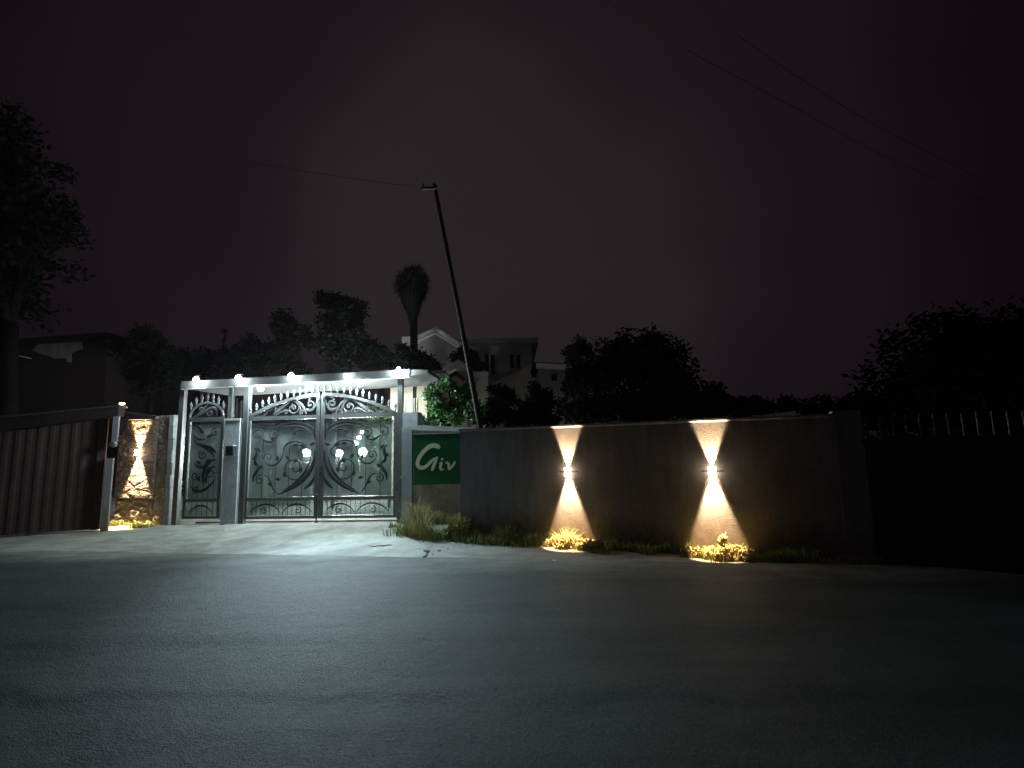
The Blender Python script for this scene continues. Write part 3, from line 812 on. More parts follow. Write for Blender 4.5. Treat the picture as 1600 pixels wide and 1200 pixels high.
# pedestrian gate
PS0, PS1 = GP.P(291, 700)[0]+0.015, GP.P(349, 700)[0]-0.005
PC = (PS0+PS1)/2; PH = (PS1-PS0)/2
def ped_gate():
    root = thing('pedestrian_gate', GP.W(PC, 0, 0), 'narrow single iron gate with an arched top, left of the driveway gate', 'gate')
    fr = MB()
    fr.pbox(GP, PS0, PS0+0.065, 0.12, 2.44, -0.03, 0.03)
    fr.pbox(GP, PS1-0.065, PS1, 0.12, 2.44, -0.03, 0.03)
    fr.pbox(GP, PS0+0.065, PS1-0.065, 2.37, 2.47, -0.028, 0.034)
    fr.pbox(GP, PS0+0.065, PS1-0.065, 0.50, 0.58, -0.028, 0.034)
    fr.pbox(GP, PS0+0.065, PS1-0.065, 0.12, 0.18, -0.028, 0.034)
    fr.build('frame', M['iron'], root)
    az = lambda t: 2.45 + 0.36*math.sqrt(max(0, 1-t*t))
    ar = MB()
    P = [(PC+PH*0.95*math.cos(a), 2.45+0.36*math.sin(a)) for a in np.linspace(math.pi, 0, 25)]
    flatbar(ar, GP, P, 0.034, 0.003, None, 0.9)
    ar.build('arch', M['iron'], root)
    for t in (-0.9, -0.62, -0.31, 0, 0.31, 0.62, 0.9):
        finial_mb(GP, PC+PH*t, az(t)+0.03, 0.003, 0.22).build('finial', M['iron'], root, smooth=True)
    sc_ = MB()
    for p in (bez((PC-0.30,2.49),(PC-0.1,2.52),(PC+0.0,2.72),(PC+0.20,2.72)), bez((PC-0.34,2.48),(PC-0.1,2.60),(PC-0.05,2.78),(PC+0.10,2.78)),
              bez((PC+0.24,2.50),(PC+0.30,2.66),(PC+0.14,2.74),(PC+0.02,2.66))):
        flatbar(sc_, GP, p, 0.018, 0, (1.5,0.6))
    flatbar(sc_, GP, spiral((PC+0.08,2.58), 0.09, 1.3, 1.2), 0.015, 0)
    flatbar(sc_, GP, spiral((PC-0.16,2.66), 0.06, 1.2, 4.2), 0.013, 0)
    sc_.build('arch_scrollwork', M['iron'], root)
    for z0, z1 in ((0.585, 2.30), (0.185, 0.495)):
        sh = MB(); sh.pbox(GP, PS0+0.07, PS1-0.07, z0, z1, -0.024, -0.020); sh.build('privacy_sheet', M['sheet'], root)
    pn = MB()
    def cv(p, r=0.02, taper=(1.7,0.5)): flatbar(pn, GP, [(PC+u, v) for u, v in p], r, 0.006, taper)
    cv(bez((-0.32,2.28),(-0.20,2.30),(-0.10,2.22),(-0.08,2.10)), 0.024); cv(bez((-0.34,2.14),(-0.26,1.96),(-0.10,1.92),(0.00,1.96)))
    cv(bez((-0.30,1.96),(-0.10,1.70),(0.10,1.90),(0.30,1.62)), 0.024); cv(bez((-0.20,1.84),(0.00,1.76),(0.16,1.70),(0.24,1.52)))
    cv(bez((-0.24,1.40),(-0.10,1.22),(0.06,1.30),(0.16,1.50)), 0.024); cv(bez((0.30,1.46),(0.10,1.50),(-0.06,1.20),(0.02,0.90)), 0.026)
    cv(bez((0.30,1.30),(0.16,1.34),(0.04,1.14),(0.10,0.94))); cv(bez((-0.30,0.86),(-0.12,0.66),(0.10,0.72),(0.30,1.02)), 0.022)
    for (u, v, r0, a0, h) in ((0.22,2.10,0.09,1,1),(0.18,1.16,0.11,2,1),(-0.20,1.10,0.10,0,-1),(-0.04,1.58,0.10,2,1),(-0.16,0.76,0.07,1,1)):
        flatbar(pn, GP, [(PC+u+x, v+y) for x, y in spiral((0,0), r0, 1.3, a0, hand=h)], 0.014, 0.006)
    for u, v, a in ((-0.16,2.16,-0.5),(0.02,1.98,0.4),(-0.20,1.44,-0.6),(0.04,1.36,1.0),(0.10,0.92,1.9),(-0.06,0.98,2.4),(0.12,1.72,-0.6)):
        leaf_pl(pn, GP, PC+u, v, a, 0.16, 0.045, -0.004)
    cv(bez((-0.30,0.26),(-0.10,0.48),(0.10,0.46),(0.30,0.24)), 0.012)
    pn.build('panel_scrollwork', M['iron_dark'], root)
    br = MB()
    for i in range(1, 6):
        u = Z(PS0+0.065, PS1-0.065, i/6)
        br.tube([GP.W(u, 0.18, -0.009), GP.W(u, 0.50, -0.009)], 0.006, 5)
        br.tube([GP.W(u, 0.58, -0.009), GP.W(u, 1.10, -0.009)], 0.006, 5)
    br.build('infill_bars', M['iron_dark'], root)
    hd = MB(); hd.tube([GP.W(PS1-0.035,1.16,0.03), GP.W(PS1-0.035,1.16,0.08), GP.W(PS1-0.16,1.16,0.08)], 0.011, 6)
    hd.build('handle', M['black'], root)
ped_gate()

# steel posts carrying the canopy
CB, CT = 3.16, 3.32       # canopy underside / top at its left end
CSLOPE = 0.017
cz = lambda s, z: z + CSLOPE*(s+1.6)
def post(px, w, label, d=0.0, z0=0.0, m='iron'):
    s = GP.P(px, 700)[0]
    root = thing('gate_post', GP.W(s, z0, d), label, 'post', 'steel posts under the canopy')
    mb = MB(); mb.pbox(GP, s-w/2, s+w/2, z0-0.02 if z0 == 0 else z0, cz(s, CB)-0.012, d-w/2, d+w/2); mb.build('shaft', M[m], root)
    mb = MB(); mb.pbox(GP, s-w/2-0.03, s+w/2+0.03, cz(s, CB)-0.012, cz(s, CB)-0.002, d-w/2-0.03, d+w/2+0.03); mb.build('top_plate', M[m], root)
    return s
post(281.5, 0.115, 'steel gate post left of the narrow pedestrian gate, at the end of the stone wall')
post(357.0, 0.10, 'pale steel post standing on the letter box pier, beside the pedestrian gate', d=-0.02, z0=2.42)
post(383.5, 0.125, 'steel post carrying the left leaf of the driveway gate, right of the letter box pier')
post(625.5, 0.115, 'steel post carrying the right gate leaf, against the wide pier by the sign')

# ------------------------------------------------------------------ canopy over the gates
def canopy():
    s0 = GP.P(284, 600, 0.2)[0]; s1 = GP.P(640, 585, 0.2)[0]
    root = thing('gate_canopy', GP.W((s0+s1)/2, 0, -0.6), 'flat concrete canopy slab over both gates, lit by bulbs on its edge', 'canopy')
    mb = MB(); mb.pbox(GP, s0, s1, cz(s0,CB), cz(s0,CT-0.03), -1.6, 0.14, cz(s1,CB), cz(s1,CT-0.03)); mb.build('slab', M['concrete'], root)
    mb = MB(); mb.pbox(GP, s0-0.02, s1, cz(s0,CB)-0.015, cz(s0,CT), 0.14, 0.20, cz(s1,CB)-0.015, cz(s1,CT)); mb.build('fascia', M['concrete'], root)
    # sloping right-hand end
    s2 = GP.P(668, 590, 0.2)[0]
    mb = MB(); mb.pbox(GP, s1, s2, cz(s1,CB), cz(s1,CT)-0.005, -1.4, 0.18, cz(s2,CB)+0.06, cz(s2,CB)+0.13); mb.build('end_slab', M['concrete'], root)
    mb = MB(); mb.tube([GP.W(s0, cz(s0,CB)-0.03, 0.185), GP.W(s1, cz(s1,CB)-0.03, 0.185)], 0.010, 5); mb.build('cable_conduit', M['cap'], root)
canopy()

# ------------------------------------------------------------------ bulbs of the canopy
def bulb(px, py, d, r, label, strong=False, down=False, first=[None]):
    s, z = GP.P(px, py, d)
    if down: z = cz(s, CB) - 0.10
    c = GP.W(s, z, d)
    root = thing('canopy_bulb', c + Vector((0,0,r*1.6)), label, 'light bulb', 'bulbs along the gate canopy')
    mb = MB(); 
    if down:
        mb.lathe(c, [(0.03, r*0.8), (0.035, r*1.2), (0.035, cz(s, CB)-z-0.004), (0.01, cz(s, CB)-z-0.003)], 10)
    else:
        mb.lathe(c, [(0.028, r*0.75), (0.03, r*1.5), (0.022, r*1.7)], 10)
        mb.tube([c+Vector((0,0,r*1.6)), GP.W(s, z+r*1.6, 0.202)], 0.012, 6)
    mb.build('socket', M['black'], root)
    mb = MB(); mb.lathe(c, [(0.3*r, r*0.95), (0.6*r, r*0.7), (0.92*r, r*0.3), (r, 0), (0.9*r, -0.42*r), (0.6*r, -0.78*r), (0.25*r, -0.96*r), (0.01*r, -r)], 12)
    mb.build('glass', M['bulb_strong' if down or strong else 'bulb'], root, smooth=True)
    if down:      # reflector lamp: throws most of its light forward over the drive and the road
        l = bpy.data.lights.new('flood_beam', 'SPOT'); l.energy = 620.0; l.color = (0.64, 0.88, 1.0)
        l.spot_size = R(56); l.spot_blend = 1.0; l.shadow_soft_size = 0.05
        o = bpy.data.objects.new('flood_beam', l); COL.objects.link(o); o.parent = root
        o.location = c + GP.n*(r+0.03) - WLOC[root.name]
        aim = Vector((-2.3, 7.5, 0)) - c
        o.rotation_euler = aim.to_track_quat('-Z', 'Y').to_euler()
bulb(306.5, 593, 0.33, 0.064, 'small white bulb at the left end of the canopy, above the stone wall post')
bulb(372.5, 590, 0.33, 0.058, 'small white bulb on the canopy above the letter box pier')
bulb(407.5, 600, 0.15, 0.062, 'bright white bulb under the canopy above the left end of the driveway gate', down=True)
bulb(454.5, 587, 0.33, 0.058, 'small white bulb on the canopy edge above the middle of the left gate leaf')
bulb(484.5, 595, 0.16, 0.070, 'very bright white bulb under the canopy just left of the gate centre', down=True)
bulb(540.5, 586, 0.31, 0.036, 'tiny white bulb on the canopy edge, right of the gate centre')
bulb(562.5, 593, 0.16, 0.068, 'very bright white bulb under the canopy above the right gate leaf', down=True)
bulb(622.7, 577, 0.33, 0.046, 'small white bulb at the right end of the canopy, above the sign side post', strong=True)

# ------------------------------------------------------------------ piers and walls at the gate
def rebars(root, pl, lst, m='iron'):
    for px, py, d in lst:
        s, z = pl.P(px, py, d)
        mb = MB(); mb.tube([pl.W(s, 2.3, d), pl.W(s+random.uniform(-.01,.01), z, d)], 0.022, 6); mb.build('iron_rod', M[m], root)
def pier_letterbox():
    s0 = GP.P(351, 740)[0]+0.01; s1 = GP.P(377, 740)[0]-0.035
    root = thing('gate_pier', GP.W((s0+s1)/2, 0, -0.05), 'plastered pier with a letter box between the narrow and the wide gate', 'pier', 'plastered gate piers')
    mb = MB(); mb.pbox(GP, s0, s1, -0.02, 2.42, -0.30, 0.09); mb.build('shaft', M['plaster'], root)
    mb = MB(); mb.pbox(GP, s0-0.01, s1+0.02, 2.37, 2.415, 0.092, 0.11); mb.build('cap_edge', M['cap'], root)
    rebars(root, GP, ((371, 622, -0.05), (377.5, 626, -0.12)))
    b = thing('letter_box', GP.W(*GP.P(360, 712, 0.1), 0.12), 'small dark box with a pale lid on the pier beside the pedestrian gate', 'letter box')
    sa, za = GP.P(354, 712, 0.15); sb, zb = GP.P(366.5, 697, 0.15)
    mb = MB(); mb.pbox(GP, sa, sb, za, zb, 0.095, 0.20); mb.build('body', M['iron_dark'], b)
    mb = MB(); mb.pbox(GP, sa-0.01, sb+0.01, zb, zb+0.02, 0.093, 0.215); mb.build('lid', M['cap'], b)
    mb = MB(); mb.pbox(GP, sa+0.03, sb-0.03, zb-0.06, zb-0.045, 0.2, 0.203); mb.build('slot', M['black'], b)
pier_letterbox()
def pier_right():
    s0 = GP.P(625.5, 740)[0]+0.075; s1 = GP.P(646, 740)[0]
    root = thing('gate_pier', GP.W((s0+s1)/2, 0, -0.1), 'wide rough plastered pier between the driveway gate and the green sign', 'pier', 'plastered gate piers')
    mb = MB(); mb.pbox(GP, s0, s1, -0.02, 2.10, -0.32, 0.14); mb.build('shaft', M['plaster'], root)
    s2 = GP.P(654, 660)[0]
    mb = MB(); mb.pbox(GP, s0, s2, 2.10, 2.44, -0.32, 0.10); mb.build('head_block', M['plaster'], root)
    rebars(root, GP, ((633.5, 624, -0.05), (648, 622, -0.10), (652, 622, -0.2)), 'cream')
    cl = MB(); cl.lathe(GP.W(s0-0.0, 0.99, 0.155), [(0.018,-0.02),(0.018,0.02)], 8, GP.n); cl.build('stud', M['cap'], root)
pier_right()

def sign_wall():
    s0 = GP.P(646, 740)[0]+0.002; s1 = 5.9
    root = thing('sign_wall', GP.W((s0+s1)/2, 0, -0.1), 'short brown stone wall with a pale cap behind the green sign', 'wall')
    mb = MB(); mb.pbox(GP, s0, s1, -0.03, 2.04, -0.14, 0.06, None, 1.93); mb.build('stonework', M['stone_brown'], root)
    sL = GP.P(641, 674)[0]+0.01
    mb = MB(); mb.pbox(GP, s0-0.02, s1, 2.04, 2.15, -0.18, 0.145, 1.93, 2.02); mb.build('wall_cap', M['cap'], root)
sign_wall()

# ------------------------------------------------------------------ the sign
def stroke(mb, pl, pts, ws, d0, d1):
    pts = [Vector((p[0], p[1])) for p in pts]; n = len(pts)
    L, Rr = [], []
    for i in range(n):
        t = (pts[min(i+1,n-1)] - pts[max(i-1,0)]).normalized(); q = Vector((-t.y, t.x))
        L.append(pts[i] + q*ws[i]/2); Rr.append(pts[i] - q*ws[i]/2)
    vs = [pl.W(p.x, p.y, d1) for p in L] + [pl.W(p.x, p.y, d1) for p in Rr] + [pl.W(p.x, p.y, d0) for p in L] + [pl.W(p.x, p.y, d0) for p in Rr]
    fs = []
    for i in range(n-1):
        fs += [(i, i+1, n+i+1, n+i), (i, 2*n+i, 2*n+i+1, i+1), (n+i, n+i+1, 3*n+i+1, 3*n+i)]
    fs += [(0, n, 3*n, 2*n), (n-1, 3*n-1, 4*n-1, 2*n-1)]
    mb.add(vs, fs)
def catmull(P, k=8):
    P = [P[0]] + list(P) + [P[-1]]; o = []
    for i in range(1, len(P)-2):
        for j in range(k):
            t = j/k; a, b, c, d = P[i-1], P[i], P[i+1], P[i+2]
            o.append(tuple(0.5*((2*b[q]) + (-a[q]+c[q])*t + (2*a[q]-5*b[q]+4*c[q]-d[q])*t*t + (-a[q]+3*b[q]-3*c[q]+d[q])*t**3) for q in range(len(b))))
    o.append(tuple(P[-2])); return o
def sign():
    D = 0.19
    s0, z1 = GP.P(646.5, 679, D); _, z0 = GP.P(646.5, 757.5, D)
    s1 = 5.75
    root = thing('sign_board', GP.W((s0+s1)/2, z0, D), 'glossy green board lettered Giv in cream, right of the driveway gate', 'sign')
    mb = MB(); mb.pbox(GP, s0, s1, z0, z1, D-0.045, D); mb.build('board', M['sign_green'], root)
    mb = MB(); mb.pbox(GP, s0-0.01, s1, z1+0.002, z1+0.022, D-0.05, D+0.012); mb.build('top_edging', M['cap'], root)
    def pt(X, Y): return GP.P(600 + X/4.444, 640 + Y/4.444, D+0.006)
    k = 1/4.444*10.9/F
    def letter(strokes):
        mb = MB()
        for i, st in enumerate(strokes):
            c = catmull([(*pt(x, y), w*k) for x, y, w in st])
            stroke(mb, GP, [(a, b) for a, b, _ in c], [max(0.004, w) for _, _, w in c], D+0.0015+0.001*i, D+0.009+0.0012*i)
        mb.build('letter', M['letter'], root)
    letter([[(384,272,16),(374,258,30),(350,250,32),(318,256,29),(284,282,28),(254,320,28),(236,358,26),(234,384,26),(250,402,26),(276,402,25),(304,384,22),(330,356,19),(352,338,15)],
            [(352,340,7),(366,333,12),(376,336,13)], [(368,336,16),(357,362,20),(346,388,22),(338,410,22),(335,424,18)]])
    letter([[(384,376,5),(391,371,10),(399,369,15),(396,382,18),(391,398,18),(393,412,16),(404,418,12),(417,409,4)], [(398,350,8),(404,344,17),(411,339,8)]])
    letter([[(426,374,7),(438,367,14),(447,376,18),(450,396,19),(452,412,18),(455,419,10)], [(452,416,15),(468,400,15),(482,382,16),(489,366,15),(487,360,7)]])
sign()

# ------------------------------------------------------------------ stone walling left of the gates, with a wall lamp
def stone_left():
    sa = GP.P(184, 740)[0]; sb = GP.P(244, 740)[0]; sc2 = GP.P(262, 740)[0]
    root = thing('stone_wall', GP.W((sa+sc2)/2, 0, -0.1), 'rough rubble stone wall between the corrugated fence and the pedestrian gate', 'wall')
    zt = GP.P(262, 649)[1]
    # rubble faces: displaced grids
    def face(s0, s1, z0, z1, d, amp, seed):
        mb = MB(); ns = int((s1-s0)/0.03)+1; nz = int((z1-z0)/0.03)+1
        vs = []
        for j in range(nz+1):
            for i in range(ns+1):
                s = Z(s0, s1, i/ns); z = Z(z0, z1, j/nz)
                q = mnoise.voronoi(Vector((s*3.4, z*5.5, seed)))[0]
                e = q[1]-q[0]
                h = amp*(min(1, e*3.0) - 0.5) + amp*0.5*mnoise.noise(Vector((s*9, z*9, seed)))
                if i in (0, ns) or j in (0, nz): h = -amp*0.5
                vs.append(GP.W(s, z, d+h))
        fs = [(j*(ns+1)+i, j*(ns+1)+i+1, (j+1)*(ns+1)+i+1, (j+1)*(ns+1)+i) for j in range(nz) for i in range(ns)]
        mb.add(vs, fs); return mb
    mb = MB(); mb.pbox(GP, sa, sc2, -0.03, zt-0.02, -0.32, 0.0); mb.pbox(GP, sa, sb, 0.62, zt-0.10, 0.0, 0.045)
    m2 = face(sa, sb, 0.60, zt-0.10, 0.056, 0.007, 1); m3 = face(sa, sb, -0.02, 0.60, 0.02, 0.04, 2); m4 = face(sb, sc2, -0.02, zt, 0.03, 0.022, 3)
    for q in (m2, m3, m4): mb.add(q.v, q.f)
    mb.build('stonework', M['rubble'], root)
    mb = MB(); mb.pbox(GP, sa-0.06, sb+0.02, zt-0.09, zt+0.13, -0.34, 0.16, zt-0.095, zt-0.02); mb.build('wall_cap', M['concrete'], root)
    # squared end pier of the stone wall
    se0, se1 = GP.P(262, 740)[0], GP.P(268, 740)[0]+0.03
    mb = MB()
    for k in range(9):
        z0 = k*zt/9; w = random.uniform(-0.012, 0.012)
        mb.pbox(GP, se0+0.002, se1+w, z0-0.02 if k == 0 else z0+0.006, z0+zt/9, -0.30, 0.055+random.uniform(-.012,.012))
    mb.build('quoin', M['plaster'], root)
    return sa, sb, zt
SA, SB, SZ = stone_left()

M['lamp_glass'] = emit('lit_wall_lamp_glass', (1.0, 0.74, 0.46), 20.0)
def wall_lamp(pl, px, py, label, d_wall, power=420.0, ang=(36, 33), tone=(1.0, 0.65, 0.33), off=0.057):
    s, z = pl.P(px, py, d_wall)
    c = pl.W(s, z, d_wall+off)
    root = thing('wall_lamp', pl.W(s, z, d_wall), label, 'wall lamp', 'up and down wall lamps')
    n = 18
    for up in (1, -1):          # open-ended frosted shade, one above and one below the fin
        mb = MB(); vs = []; fs = []
        for (r, h) in ((0.048, 0.009), (0.051, 0.009), (0.055, 0.064), (0.052, 0.064)):
            for q in range(n):
                w = 2*math.pi*q/n
                vs.append(c + pl.u*(r*math.cos(w)) + pl.n*(r*math.sin(w)) + Vector((0, 0, up*h)))
        for a, b in ((0,1),(1,2),(2,3),(3,0)):
            for q in range(n):
                k = (q+1) % n; fs.append((a*n+q, a*n+k, b*n+k, b*n+q))
        mb.add(vs, fs); mb.build('lamp_glass', M['lamp_glass'], root, smooth=False)
    mb = MB(); mb.pbox(pl, s-0.15, s+0.15, z-0.008, z+0.008, d_wall+0.002, d_wall+0.009); mb.build('side_fin', M['black'], root)
    mb = MB(); mb.pbox(pl, s-0.03, s+0.03, z-0.05, z+0.05, d_wall+0.0005, d_wall+0.008); mb.build('back_plate', M['black'], root)
    for i, up in enumerate((1, -1)):
        l = bpy.data.lights.new('wall_lamp_beam', 'SPOT')
        l.energy = power*(0.46 if up > 0 else 1.0); l.color = tone
        l.spot_size = R(ang[i]); l.spot_blend = 0.35; l.shadow_soft_size = 0.026
        o = bpy.data.objects.new('wall_lamp_beam', l); COL.objects.link(o)
        o.parent = root
        o.location = c + Vector((0, 0, -up*0.076)) - WLOC[root.name]
        if up > 0: o.rotation_euler = (math.pi, 0, 0)
    return root

# ------------------------------------------------------------------ dark boundary wall on the right, with two lamps
def dark_wall():
    Lw = DW.L
    root = thing('boundary_wall', DW.W(Lw/2, 0, -0.1), 'dark plastered boundary wall with two lit wall lamps, right of the sign', 'wall')
    # slightly uneven plaster face
    mb = MB(); mb.pbox(DW, 0, Lw, -0.06, 1.90, -0.20, 0.0)
    mb.build('plaster_face', M['plaster_dark'], root)
    cp = MB()
    n = 60
    for i in range(n):
        s0, s1 = Lw*i/n, Lw*(i+1)/n
        j0 = 0.006*mnoise.noise(Vector((s0*6, 0, 0))); j1 = 0.006*mnoise.noise(Vector((s1*6, 0, 0)))
        W = DW.W
        cp.hexa([W(s0,1.928,0.050+j0*2),W(s1,1.928,0.050+j1*2),W(s1,1.8,-0.23),W(s0,1.8,-0.23),W(s0,1.955+j0,0.050+j0*2),W(s1,1.955+j1,0.050+j1*2),W(s1,1.96,-0.23),W(s0,1.96,-0.23)])
    cp.build('coping', M['plaster_dark'], root)
    # end pier
    mb = MB(); mb.pbox(DW, Lw+0.002, Lw+0.32, -0.06, 1.99, -0.26, 0.012); mb.build('end_pier', M['plaster_dark'], root)
dark_wall()
wall_lamp(DW, 888.5, 737, 'lit up and down wall lamp on the dark wall, nearer the green sign', 0.0, 1700, (40, 43))
wall_lamp(DW, 1113, 736, 'lit up and down wall lamp on the dark wall, the farthest right', 0.0, 1700, (40, 44))
wall_lamp(GP, 217.5, 707, 'lit up and down wall lamp on the rubble stone wall, left of the gates', 0.062, 2300, (42, 43), off=0.058)

# ------------------------------------------------------------------ corrugated fence left
def corr_fence():
    root = thing('corrugated_fence', LF.W(LF.L/2, 0, 0), 'dim corrugated metal fence with an overhanging coping, far left', 'fence')
    zt = LF.P(160, 655)[1]; 
    zt2 = LF.P(0, 676)[1]
    sE = LF.P(150, 740)[0]; s0 = 0.0
    S = np.arange(s0, sE, 0.022); vs = []; fs = []
    pitch = 0.19
    for i, s in enumerate(S):
        ph = (s % pitch)/pitch
        h = 0.0035*max(-1, min(1, 2.2*math.sin(2*math.pi*ph))) + 0.006*mnoise.noise(Vector((s*4, 0, 1)))
        z1 = Z(zt2, zt, min(1, max(0, (s-LF.P(0,740)[0])/(sE-LF.P(0,740)[0]))))
        vs += [LF.W(s, 0.03, h), LF.W(s, z1, h)]
        if i: k = 2*i; fs.append((k-2, k, k+1, k-1))
    # thin sheet with a back
    n = len(vs); vs2 = [Vector(v) - LF.n*0.004 for v in vs]
    mb = MB(); mb.add(vs, fs); mb.add(vs2, [f[::-1] for f in fs]); mb.build('corrugated_sheet', M['corrug'], root)
    # panel frame near the right end
    mb = MB(); mb.pbox(LF, LF.P(150,740)[0], LF.P(163,740)[0], 0.02, zt, -0.03, 0.04); mb.build('flat_panel', M['corrug'], root)
    # overhanging coping of boards
    sR = LF.P(189, 640)[0]
    a0 = LF.P(0, 676)[1]; a1 = LF.P(175, 652)[1]; b0 = LF.P(0, 652)[1]; b1 = LF.P(188, 634)[1]
    sl = LF.P(0, 660)[0]
    ex = lambda za, zb, s: za + (zb-za)*(s-sl)/(sR-sl)
    mb = MB(); mb.pbox(LF, s0, sR, ex(a0,a1,s0)+0.02, ex(b0,b1,s0)-0.03, -0.22, 0.14, a1+0.02, b1-0.03); mb.build('coping', M['roof_dark'], root)
    mb = MB(); mb.pbox(LF, s0, sR+0.04, ex(b0,b1,s0)-0.03, ex(b0,b1,s0)+0.005, -0.26, 0.20, b1-0.03, b1+0.005); mb.build('drip_edge', M['corrug'], root)
    # posts
    for (px, z0, z1, w) in ((171, -0.02, LF.P(171,716)[1], 0.13), (176, LF.P(176,690)[1], a1+0.02, 0.10)):
        s = LF.P(px, 760)[0]
        mb = MB(); mb.pbox(LF, s-w/2, s+w/2, z0, z1, 0.045, 0.13); mb.build('post', M['plaster_dark'], root)
    s = LF.P(180, 694)[0]; z = LF.P(180, 694)[1]
    mb = MB(); mb.lathe(LF.W(s, z, 0.12), [(0.03,-0.06),(0.075,-0.03),(0.075,0.03),(0.05,0.06)], 10, LF.n); mb.build('hinge_bracket', M['iron'], root)
corr_fence()
# spotlight on the fence coping
s, z = LF.P(188, 631, 0.1)
r = thing('fence_lamp', LF.W(s, z-0.03, 0.0), 'small warm lamp lit on top of the left fence coping', 'lamp')
mb = MB(); mb.lathe(LF.W(s, z-0.045, 0.0), [(0.05,0),(0.05,0.02),(0.02,0.03)], 10); mb.build('base', M['black'], r)
mb = MB(); mb.ball(LF.W(s, z+0.012, 0.0), 0.055, 10, 6, 0.5); mb.build('lens', M['warm_far'], r, smooth=True)
# distant street lamp glowing orange
c = at(251, 597, 38)
r = thing('street_lamp', (c.x, c.y, 0), 'far orange street lamp glowing behind the left end of the canopy', 'street lamp')
mb = MB(); mb.tube([(c.x-0.5, c.y+0.1, 0), (c.x-0.5, c.y+0.1, c.z+0.05), (c.x-0.3, c.y+0.1, c.z+0.22), (c.x, c.y, c.z+0.2)], 0.07, 7); mb.build('pole', M['black'], r)
mb = MB(); mb.box((c.x, c.y, c.z+0.2), (1.1, 0.35, 0.12)); mb.build('lamp_head', M['black'], r)
mb = MB(); mb.ball(c + Vector((0,0,0.04)), 0.62, 14, 8, 0.22); mb.build('lens', M['warm_far'], r, smooth=True)

# ------------------------------------------------------------------ yard behind the gates: balustrade, globe lamps
def yard():
    Y = 15.2
    a = at(372, 760, Y); b = at(486, 760, Y)
    zt = at(430, 760, Y).z; zr = at(430, 716, Y).z
    root = thing('yard_railing', ((a.x+b.x)/2, Y, 0), 'low wall with a dark iron railing seen through the left gate leaf', 'railing')
    mb = MB(); mb.box(((a.x+b.x)/2, Y, zt/2), (b.x-a.x, 0.22, zt)); mb.build('low_wall', M['concrete'], root)
    mb = MB()
    mb.box(((a.x+b.x)/2, Y, zr), (b.x-a.x, 0.05, 0.05)); mb.box(((a.x+b.x)/2, Y, zt+0.08), (b.x-a.x, 0.04, 0.04))
    n = 16
    for i in range(n+1):
        x = Z(a.x, b.x, i/n); mb.box((x, Y, (zt+zr)/2), (0.03, 0.03, zr-zt))
        if i < n:
            xm = Z(a.x, b.x, (i+0.5)/n)
            mb.tube([(xm+0.07*math.cos(w), Y, zr-0.22+0.07*math.sin(w)) for w in np.linspace(0, 2*math.pi, 13)], 0.012, 5)
    mb.build('railing', M['black'], root)
    g = 'globe lamps in the yard'
    for px, py, YY, r_, lab in ((479, 708, 15.6, 0.115, 'round white globe lamp on a dark pedestal seen through the left gate leaf'),
                            (530, 708, 16.4, 0.110, 'round white globe lamp seen through the right leaf, nearer the centre stiles'),
                            (567, 706, 16.4, 0.125, 'round white globe lamp seen through the right leaf, the farther right of two')):
        c = at(px, py, YY)
        root = thing('globe_lamp', (c.x, c.y, 0), lab, 'garden lamp', g)
        mb = MB(); mb.lathe((c.x, c.y, 0), [(0.20,0),(0.20,0.12),(0.11,0.2),(0.09,0.7),(0.12,1.1),(0.16,c.z-0.22),(0.10,c.z-0.15),(0.08,c.z-0.09)], 12); mb.build('pedestal', M['black'], root, smooth=True)
        mb = MB(); mb.ball(c, r_, 14, 10); mb.build('globe', M['globe'], root, smooth=True)
    for i, (px, py, r_, lab) in enumerate(((566, 675, 0.035, 'smallest hanging lamp, topmost of three behind the right leaf'), (561, 684, 0.05, 'hanging lamp in the middle of three behind the right leaf'), (556, 692.5, 0.055, 'lowest hanging lamp of three behind the right leaf'))):
        c = at(px, py, 14.0)
        root = thing('hanging_lamp', (c.x, c.y, c.z+0.5), lab, 'hanging lamp', 'small hanging lamps in the yard')
        mb = MB(); mb.ball(c, r_, 10, 8); mb.build('bulb', M['globe'], root, smooth=True)
        mb = MB(); mb.tube([c+Vector((0,0,r_)), c+Vector((0,0,0.42))], 0.008, 5); mb.build('cord', M['cable'], root)
        mb = MB(); mb.lathe(c + Vector((0,0,r_*0.7)), [(0.028,0),(0.024,0.05),(0.008,0.06)], 8); mb.build('holder', M['black'], root)
    # pergola beam the lamps hang from, joined to the cream lodge
    p = at(561, 660, 14.0)
    root = thing('pergola', (p.x, 14.0, 0), 'slim dark pergola frame in the yard carrying the hanging lamps', 'pergola')
    z = at(561, 675, 14.0).z + 0.36
    x0, x1 = at(520, 660, 14).x, at(612, 660, 14).x
    mb = MB(); mb.box(((x0+x1)/2, 14.0, z+0.15), (x1-x0, 0.10, 0.12)); mb.build('beam', M['black'], root)
    for x in (x0+0.05, x1-0.05):
        mb = MB(); mb.box((x, 14.0, (z+0.09)/2), (0.09, 0.09, z+0.09)); mb.build('post', M['black'], root)
yard()

# conical clipped shrub behind the left gate leaf
c = at(408, 760, 13.6)
root = thing('conical_shrub', (c.x, c.y, 0), 'dark pointed conifer shrub standing behind the left gate leaf', 'shrub')
Bl = [(c.x, c.y, h, 0.36*(1-h/1.75)+0.03, 0.36*(1-h/1.75)+0.03, 0.18) for h in np.linspace(0.15, 1.55, 9)]
quads('foliage', leaf_quads(Bl, 2500, 0.07), M['leaf_green'], root)
mb = MB(); mb.tube([(c.x,c.y,-0.02),(c.x,c.y,1.3)], [0.04,0.01], 6); mb.build('stem', M['bark'], root)

